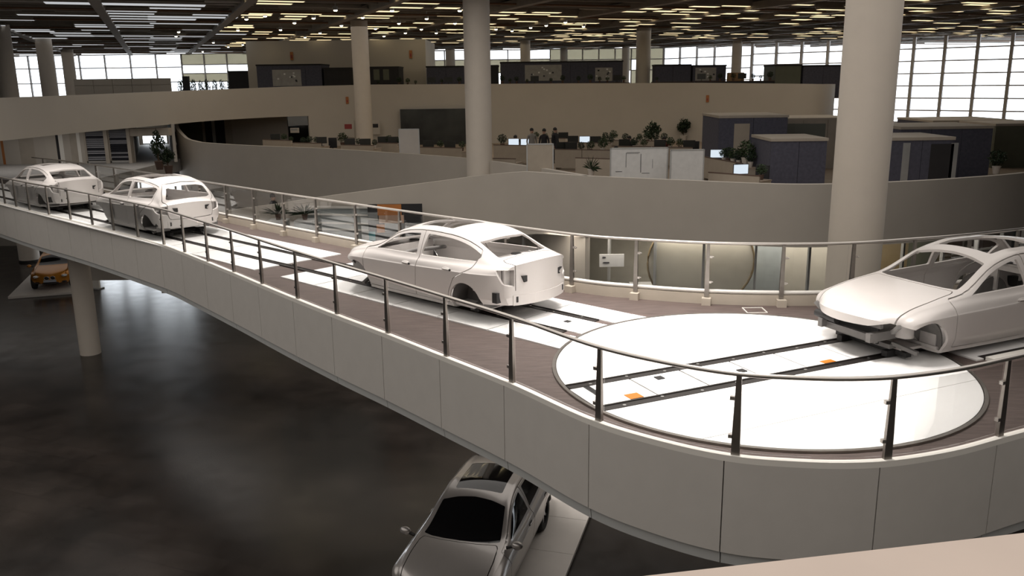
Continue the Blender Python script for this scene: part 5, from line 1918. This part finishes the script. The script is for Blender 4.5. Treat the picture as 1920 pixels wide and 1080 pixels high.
r = tag(empty('cardboard_box', (x, 58.5, UB)), 'tall brown cardboard box behind the upper parapet', 'box')
MB().box(-.5, .5, -.3, .3, 0, z - UB).build('carton', M['cardboard'], r)
MB().box(-.51, .51, -.04, .04, z - UB, z - UB + .01).build('tape', M['pod_trim'], r)
# sideboards and small things along the upper parapet
for (u0, u1, Y, lab) in ((700, 790, 58.8, 'long dark sideboard behind the upper parapet left of the tall column'), (798, 872, 59.0, 'dark sideboard before the grey-blue upper pod'), (930, 1040, 59.0, 'dark sideboard before the long upper pod'), (1045, 1180, 59.0, 'dark sideboard under the pale notice board'),
                         (1222, 1300, 58.4, 'dark sideboard right of the slim column'), (1305, 1450, 57.4, 'dark sideboard before the bright windows')):
    x0, x1 = atY(u0, 155, Y)[0], atY(u1, 155, Y)[0]
    r = tag(empty('sideboard', ((x0 + x1) / 2, Y, UB)), lab, 'sideboard')
    w = (x1 - x0) / 2
    MB().box(-w, w, -.25, .25, .05, 1.12).build('body', M['pod_dark'], r)
    MB().box(-w - .02, w + .02, -.28, .28, 1.12, 1.15).build('top_board', M['desk_edge'], r)
    n_ = int((x1 - x0) / .55)
    for k in range(n_):
        xx = x0 + (x1 - x0) * (k + .3 + .5 * random.random()) / n_
        rr = random.random()
        if rr < .62:
            plant(xx, Y, UB + 1.15, random.uniform(.30, .62), 'small dark plant on the sideboards along the upper parapet', 'bush', q=k % 2, pot='pot_dark', group='small plants along the upper parapet')
        elif rr < .85:
            monitor(xx, Y, UB + 1.15, random.uniform(-.3, .3), 0, 'dark monitor on the sideboards along the upper parapet', 'dark monitors along the upper parapet')
# dark clutter against the far left window
for (u, h) in ((338, .8), (350, .7), (362, .75), (376, .6), (388, .8), (402, .7), (416, .75), (430, .6)):
    x, z = atY(u, 158, 70)
    plant(x, 70, UB, z - UB + h * .55, 'dark plant against the bright windows left of the box room', 'bush', w=.48, q=0, pot='pot_dark', group='dark plants before the left windows')
x, z = atY(348, 143, 69)
r = tag(empty('pillar_display', (x, 69, UB)), 'dark upright display pillar before the bright left windows', 'display')
MB().box(-.22, .22, -.2, .2, 0, z - UB).build('body', M['pod_dark'], r)
MB().box(-.26, .26, -.24, .24, 0, .06).build('base', M['pod_dark'], r)
# big tree plants by the corridor
for u, v, h, lab in ((300, 318, 1.9, 'tall green plant standing in the corridor opening'), (317, 326, 1.2, 'dark potted plant at the right side of the corridor')):
    x, y = at(u, v, MID)
    plant(x, y, MID, h, lab, 'tall', w=.75, q=0, pot='pot_dark')
# palm leaves beyond the far railing
for u, lab in ((522, 'spiky dark plant beyond the far railing below the walking person'), (572, 'spiky dark plant beyond the far railing left of the white bars')):
    x, z = atY(u, 412, 29.2)
    pb_ = tag(empty('planter_box', (x, 29.2, -3.05)), 'tall grey planter under the ' + lab[:40].rsplit(' ', 1)[0] if False else 'tall grey planter carrying the ' + lab.replace('beyond the far railing ', ''), 'planter')
    MB().box(-.3, .3, -.3, .3, 0, z + 3.0).build('box', M['decor_grey'], pb_)
    MB().box(-.32, .32, -.32, .32, z + 3.0, z + 3.05).build('rim', M['board_white'], pb_)
    plant(x, 29.2, z, .62, lab, 'spiky', w=.75, q=0, pot='pot_dark')

# ---------------------------------------------------------------- chairs and people


def chair(x, y, ang, label, group=None):
    r = tag(empty('office_chair', (x, y, MID), ang), label, 'chair', group)
    for n_, m_ in CH: link(n_, m_, r)
    return r


CH = [('seat', MB().box(-.24, .24, -.24, .24, .44, .52).mesh('seat', M['black_plastic'])), ('backrest', MB().box(-.23, .23, .22, .28, .58, 1.12).mesh('backrest', M['black_plastic'])),
      ('column', MB().cyl(0, 0, .08, .44, .03, n=10).mesh('column', M['aluminium'])), ('back_bar', MB().bar((0, .2, .46), (0, .26, .7), .06, .03).mesh('back_bar', M['black_plastic'])),
      ('star_base', MB().bar((-.28, 0, .06), (.28, 0, .06), .05, .05).bar((0, -.28, .06), (0, .28, .06), .05, .05).mesh('star_base', M['black_plastic']))]
for u, v, a, lab in ((1071, 288, 2.8, 'black office chair with a high back before the whiteboards'), (622, 268, .3, 'black office chair left of the back column'), (1358, 312, 3.4, 'black office chair near the front parapet'),
                     (1347, 331, .2, 'black office chair right behind the parapet edge'), (1376, 330, .5, 'second black office chair behind the parapet edge'), (1538, 300, 0, 'black chair between the low pod and the large column')):
    x, y, da = desk_spot(u, v, MID + 1.1, 1.25, .75)
    chair(x, y, da + .2 * math.sin(a * 5), lab)


def skin_mesh(pts, edges, name):
    """continuous body grown over a joint skeleton"""
    m = bpy.data.meshes.new(name)
    m.from_pydata([p[0] for p in pts], edges, [])
    o = bpy.data.objects.new('tmp_body', m)
    WORK.collection.objects.link(o)
    o.modifiers.new('skin', 'SKIN').use_smooth_shade = True
    if not m.skin_vertices: 
        bm = bmesh.new(); bm.from_mesh(m); bm.verts.layers.skin.verify(); bm.to_mesh(m); bm.free()
    for k, p in enumerate(pts):
        sv = m.skin_vertices[0].data[k]
        sv.radius = (p[1], p[2] if len(p) > 2 else p[1])
        sv.use_root = k == 0
    o.modifiers.new('sub', 'SUBSURF').levels = 1
    vl = WORK.view_layers[0]
    vl.update()
    out = bpy.data.meshes.new_from_object(o.evaluated_get(vl.depsgraph))
    bpy.data.objects.remove(o)
    return out


STAND = [((0, 0, .95), .15, .11), ((0, 0, 1.2), .15, .10), ((0, .01, 1.40), .17, .10), ((0, 0, 1.50), .06), ((0, -.01, 1.58), .085, .09), ((0, -.01, 1.68), .075, .08),
         ((.19, 0, 1.40), .055), ((.25, .02, 1.13), .042), ((.24, -.08, .90), .034), ((.24, -.10, .80), .038),
         ((-.19, 0, 1.40), .055), ((-.25, .02, 1.13), .042), ((-.24, -.08, .90), .034), ((-.24, -.10, .80), .038),
         ((.10, 0, .86), .095), ((.11, -.01, .48), .065), ((.11, .02, .09), .045), ((.12, -.13, .04), .04),
         ((-.10, 0, .86), .095), ((-.11, -.01, .48), .065), ((-.11, .02, .09), .045), ((-.12, -.13, .04), .04)]
SEDG = [(0, 1), (1, 2), (2, 3), (3, 4), (4, 5), (2, 6), (6, 7), (7, 8), (8, 9), (2, 10), (10, 11), (11, 12), (12, 13), (0, 14), (14, 15), (15, 16), (16, 17), (0, 18), (18, 19), (19, 20), (20, 21)]
SIT = []
for k, p in enumerate(STAND):
    x, y, z = p[0]
    z -= .42
    if k in (15, 19): y, z = -.42, .52
    if k in (16, 20): y, z = -.42, .12
    if k in (17, 21): y, z = -.56, .05
    if k in (14, 18): y, z = -.05, .50
    if k in (8, 12): y, z = -.22, .70
    if k in (9, 13): y, z = -.32, .72
    SIT.append(((x, y, z),) + tuple(p[1:]))
BODY = {'stand': skin_mesh(STAND, SEDG, 'body'), 'sit': skin_mesh(SIT, SEDG, 'body')}


def finger_mesh(pts):
    m = MB()
    for k in (9, 13):
        x, y, z = pts[k][0]
        for q in range(4):
            m.tube([(x - .025 + q * .017, y, z), (x - .025 + q * .017, y - .02, z - .035), (x - .025 + q * .017, y - .015, z - .07 + abs(q - 1.5) * .006)], [.009, .008, .007], 6)
        s_ = -1 if x > 0 else 1
        m.tube([(x + s_ * .025, y, z + .01), (x + s_ * .045, y - .02, z - .02)], [.010, .008], 6)
    return m


def person(x, y, z, ang, pose, shirt, label):
    me = BODY[pose].copy()
    me.materials.clear()
    for k in ('skin', shirt, 'trousers', 'hair'): me.materials.append(M[k])
    off = -.42 if pose == 'sit' else 0
    for p in me.polygons:
        c = p.center
        zz = c.z - off
        if zz > 1.50: p.material_index = 0
        elif abs(c.x) > .2 and zz < (.92 if pose == 'stand' else 1.16): p.material_index = 0
        elif zz < (.98 if pose == 'stand' else .99): p.material_index = 2
        else: p.material_index = 1
        if zz < .10: p.material_index = 3
        p.use_smooth = True
    r = tag(empty('person', (x, y, z), ang), label, 'person')
    link('body', me, r)
    hz = 1.66 + off
    MB().ball((0, .012, hz + .015), (.095, .105, .10), 12, 8).build('hair', M['hair'], r, smooth=60)
    f = MB().ball((0, -.105, hz - .05), (.014, .02, .02), 8, 6).ball((.09, 0, hz - .04), (.012, .02, .03), 8, 6).ball((-.09, 0, hz - .04), (.012, .02, .03), 8, 6)
    f.build('nose_and_ears', M['skin'], r)
    MB().ball((.032, -.088, hz - .02), (.012, .008, .008), 8, 5).ball((-.032, -.088, hz - .02), (.012, .008, .008), 8, 5).build('eyes', M['hair'], r)
    MB().box(-.025, .025, -.098, -.088, hz - .098, hz - .09).build('mouth', M['sign_red'], r)
    finger_mesh(STAND if pose == 'stand' else SIT).build('fingers', M['skin'], r)
    return r


for u, v, a, sh, lab in ((997, 240, .4, 'cloth_grey', 'person in a grey shirt standing among the back desks'), (1020, 241, -.5, 'cloth_dark', 'person in dark clothes standing between two others at the desks'), (1041, 239, .9, 'cloth_dark', 'person in a dark top standing at the right of the group of three')):
    x, y = at(u, v, MID + 1.76)
    person(x, y, MID, a, 'stand', sh, lab)
for u, v, a, sh, lab in ((953, 262, .6, 'cloth_grey', 'person in grey seated left of the lit monitor'), (1344, 304, 1.2, 'cloth_red', 'person in dark red seated near the front parapet'), (1384, 291, -.4, 'cloth_dark', 'person seated at the desk before the low dark pod'), (1432, 306, 1.0, 'cloth_dark', 'person in black seated beside the low dark pod')):
    x, y, da = desk_spot(u, v, MID + 1.30, 1.22, .75)
    person(x, y, MID, da, 'sit', sh, lab)
    chair(x, y, da, 'office chair carrying the ' + lab)
x, z = atY(511, 363, 32.5)
person(x, 32.5, z - 1.76, 1.3, 'stand', 'cloth_dark', 'person in dark clothes walking behind the sloping ramp wall')
structure(MB().prism([(-16, 31.8), (-0.6, 29.6), (0.5, 30.6), (-1.6, 33.6), (-16, 34.2)], z - 2.0, z - 1.76).build('floor_ramp', M['board_grey']), 'walkway behind the sloping ramp wall', 'floor')
bpy.data.scenes.remove(WORK)
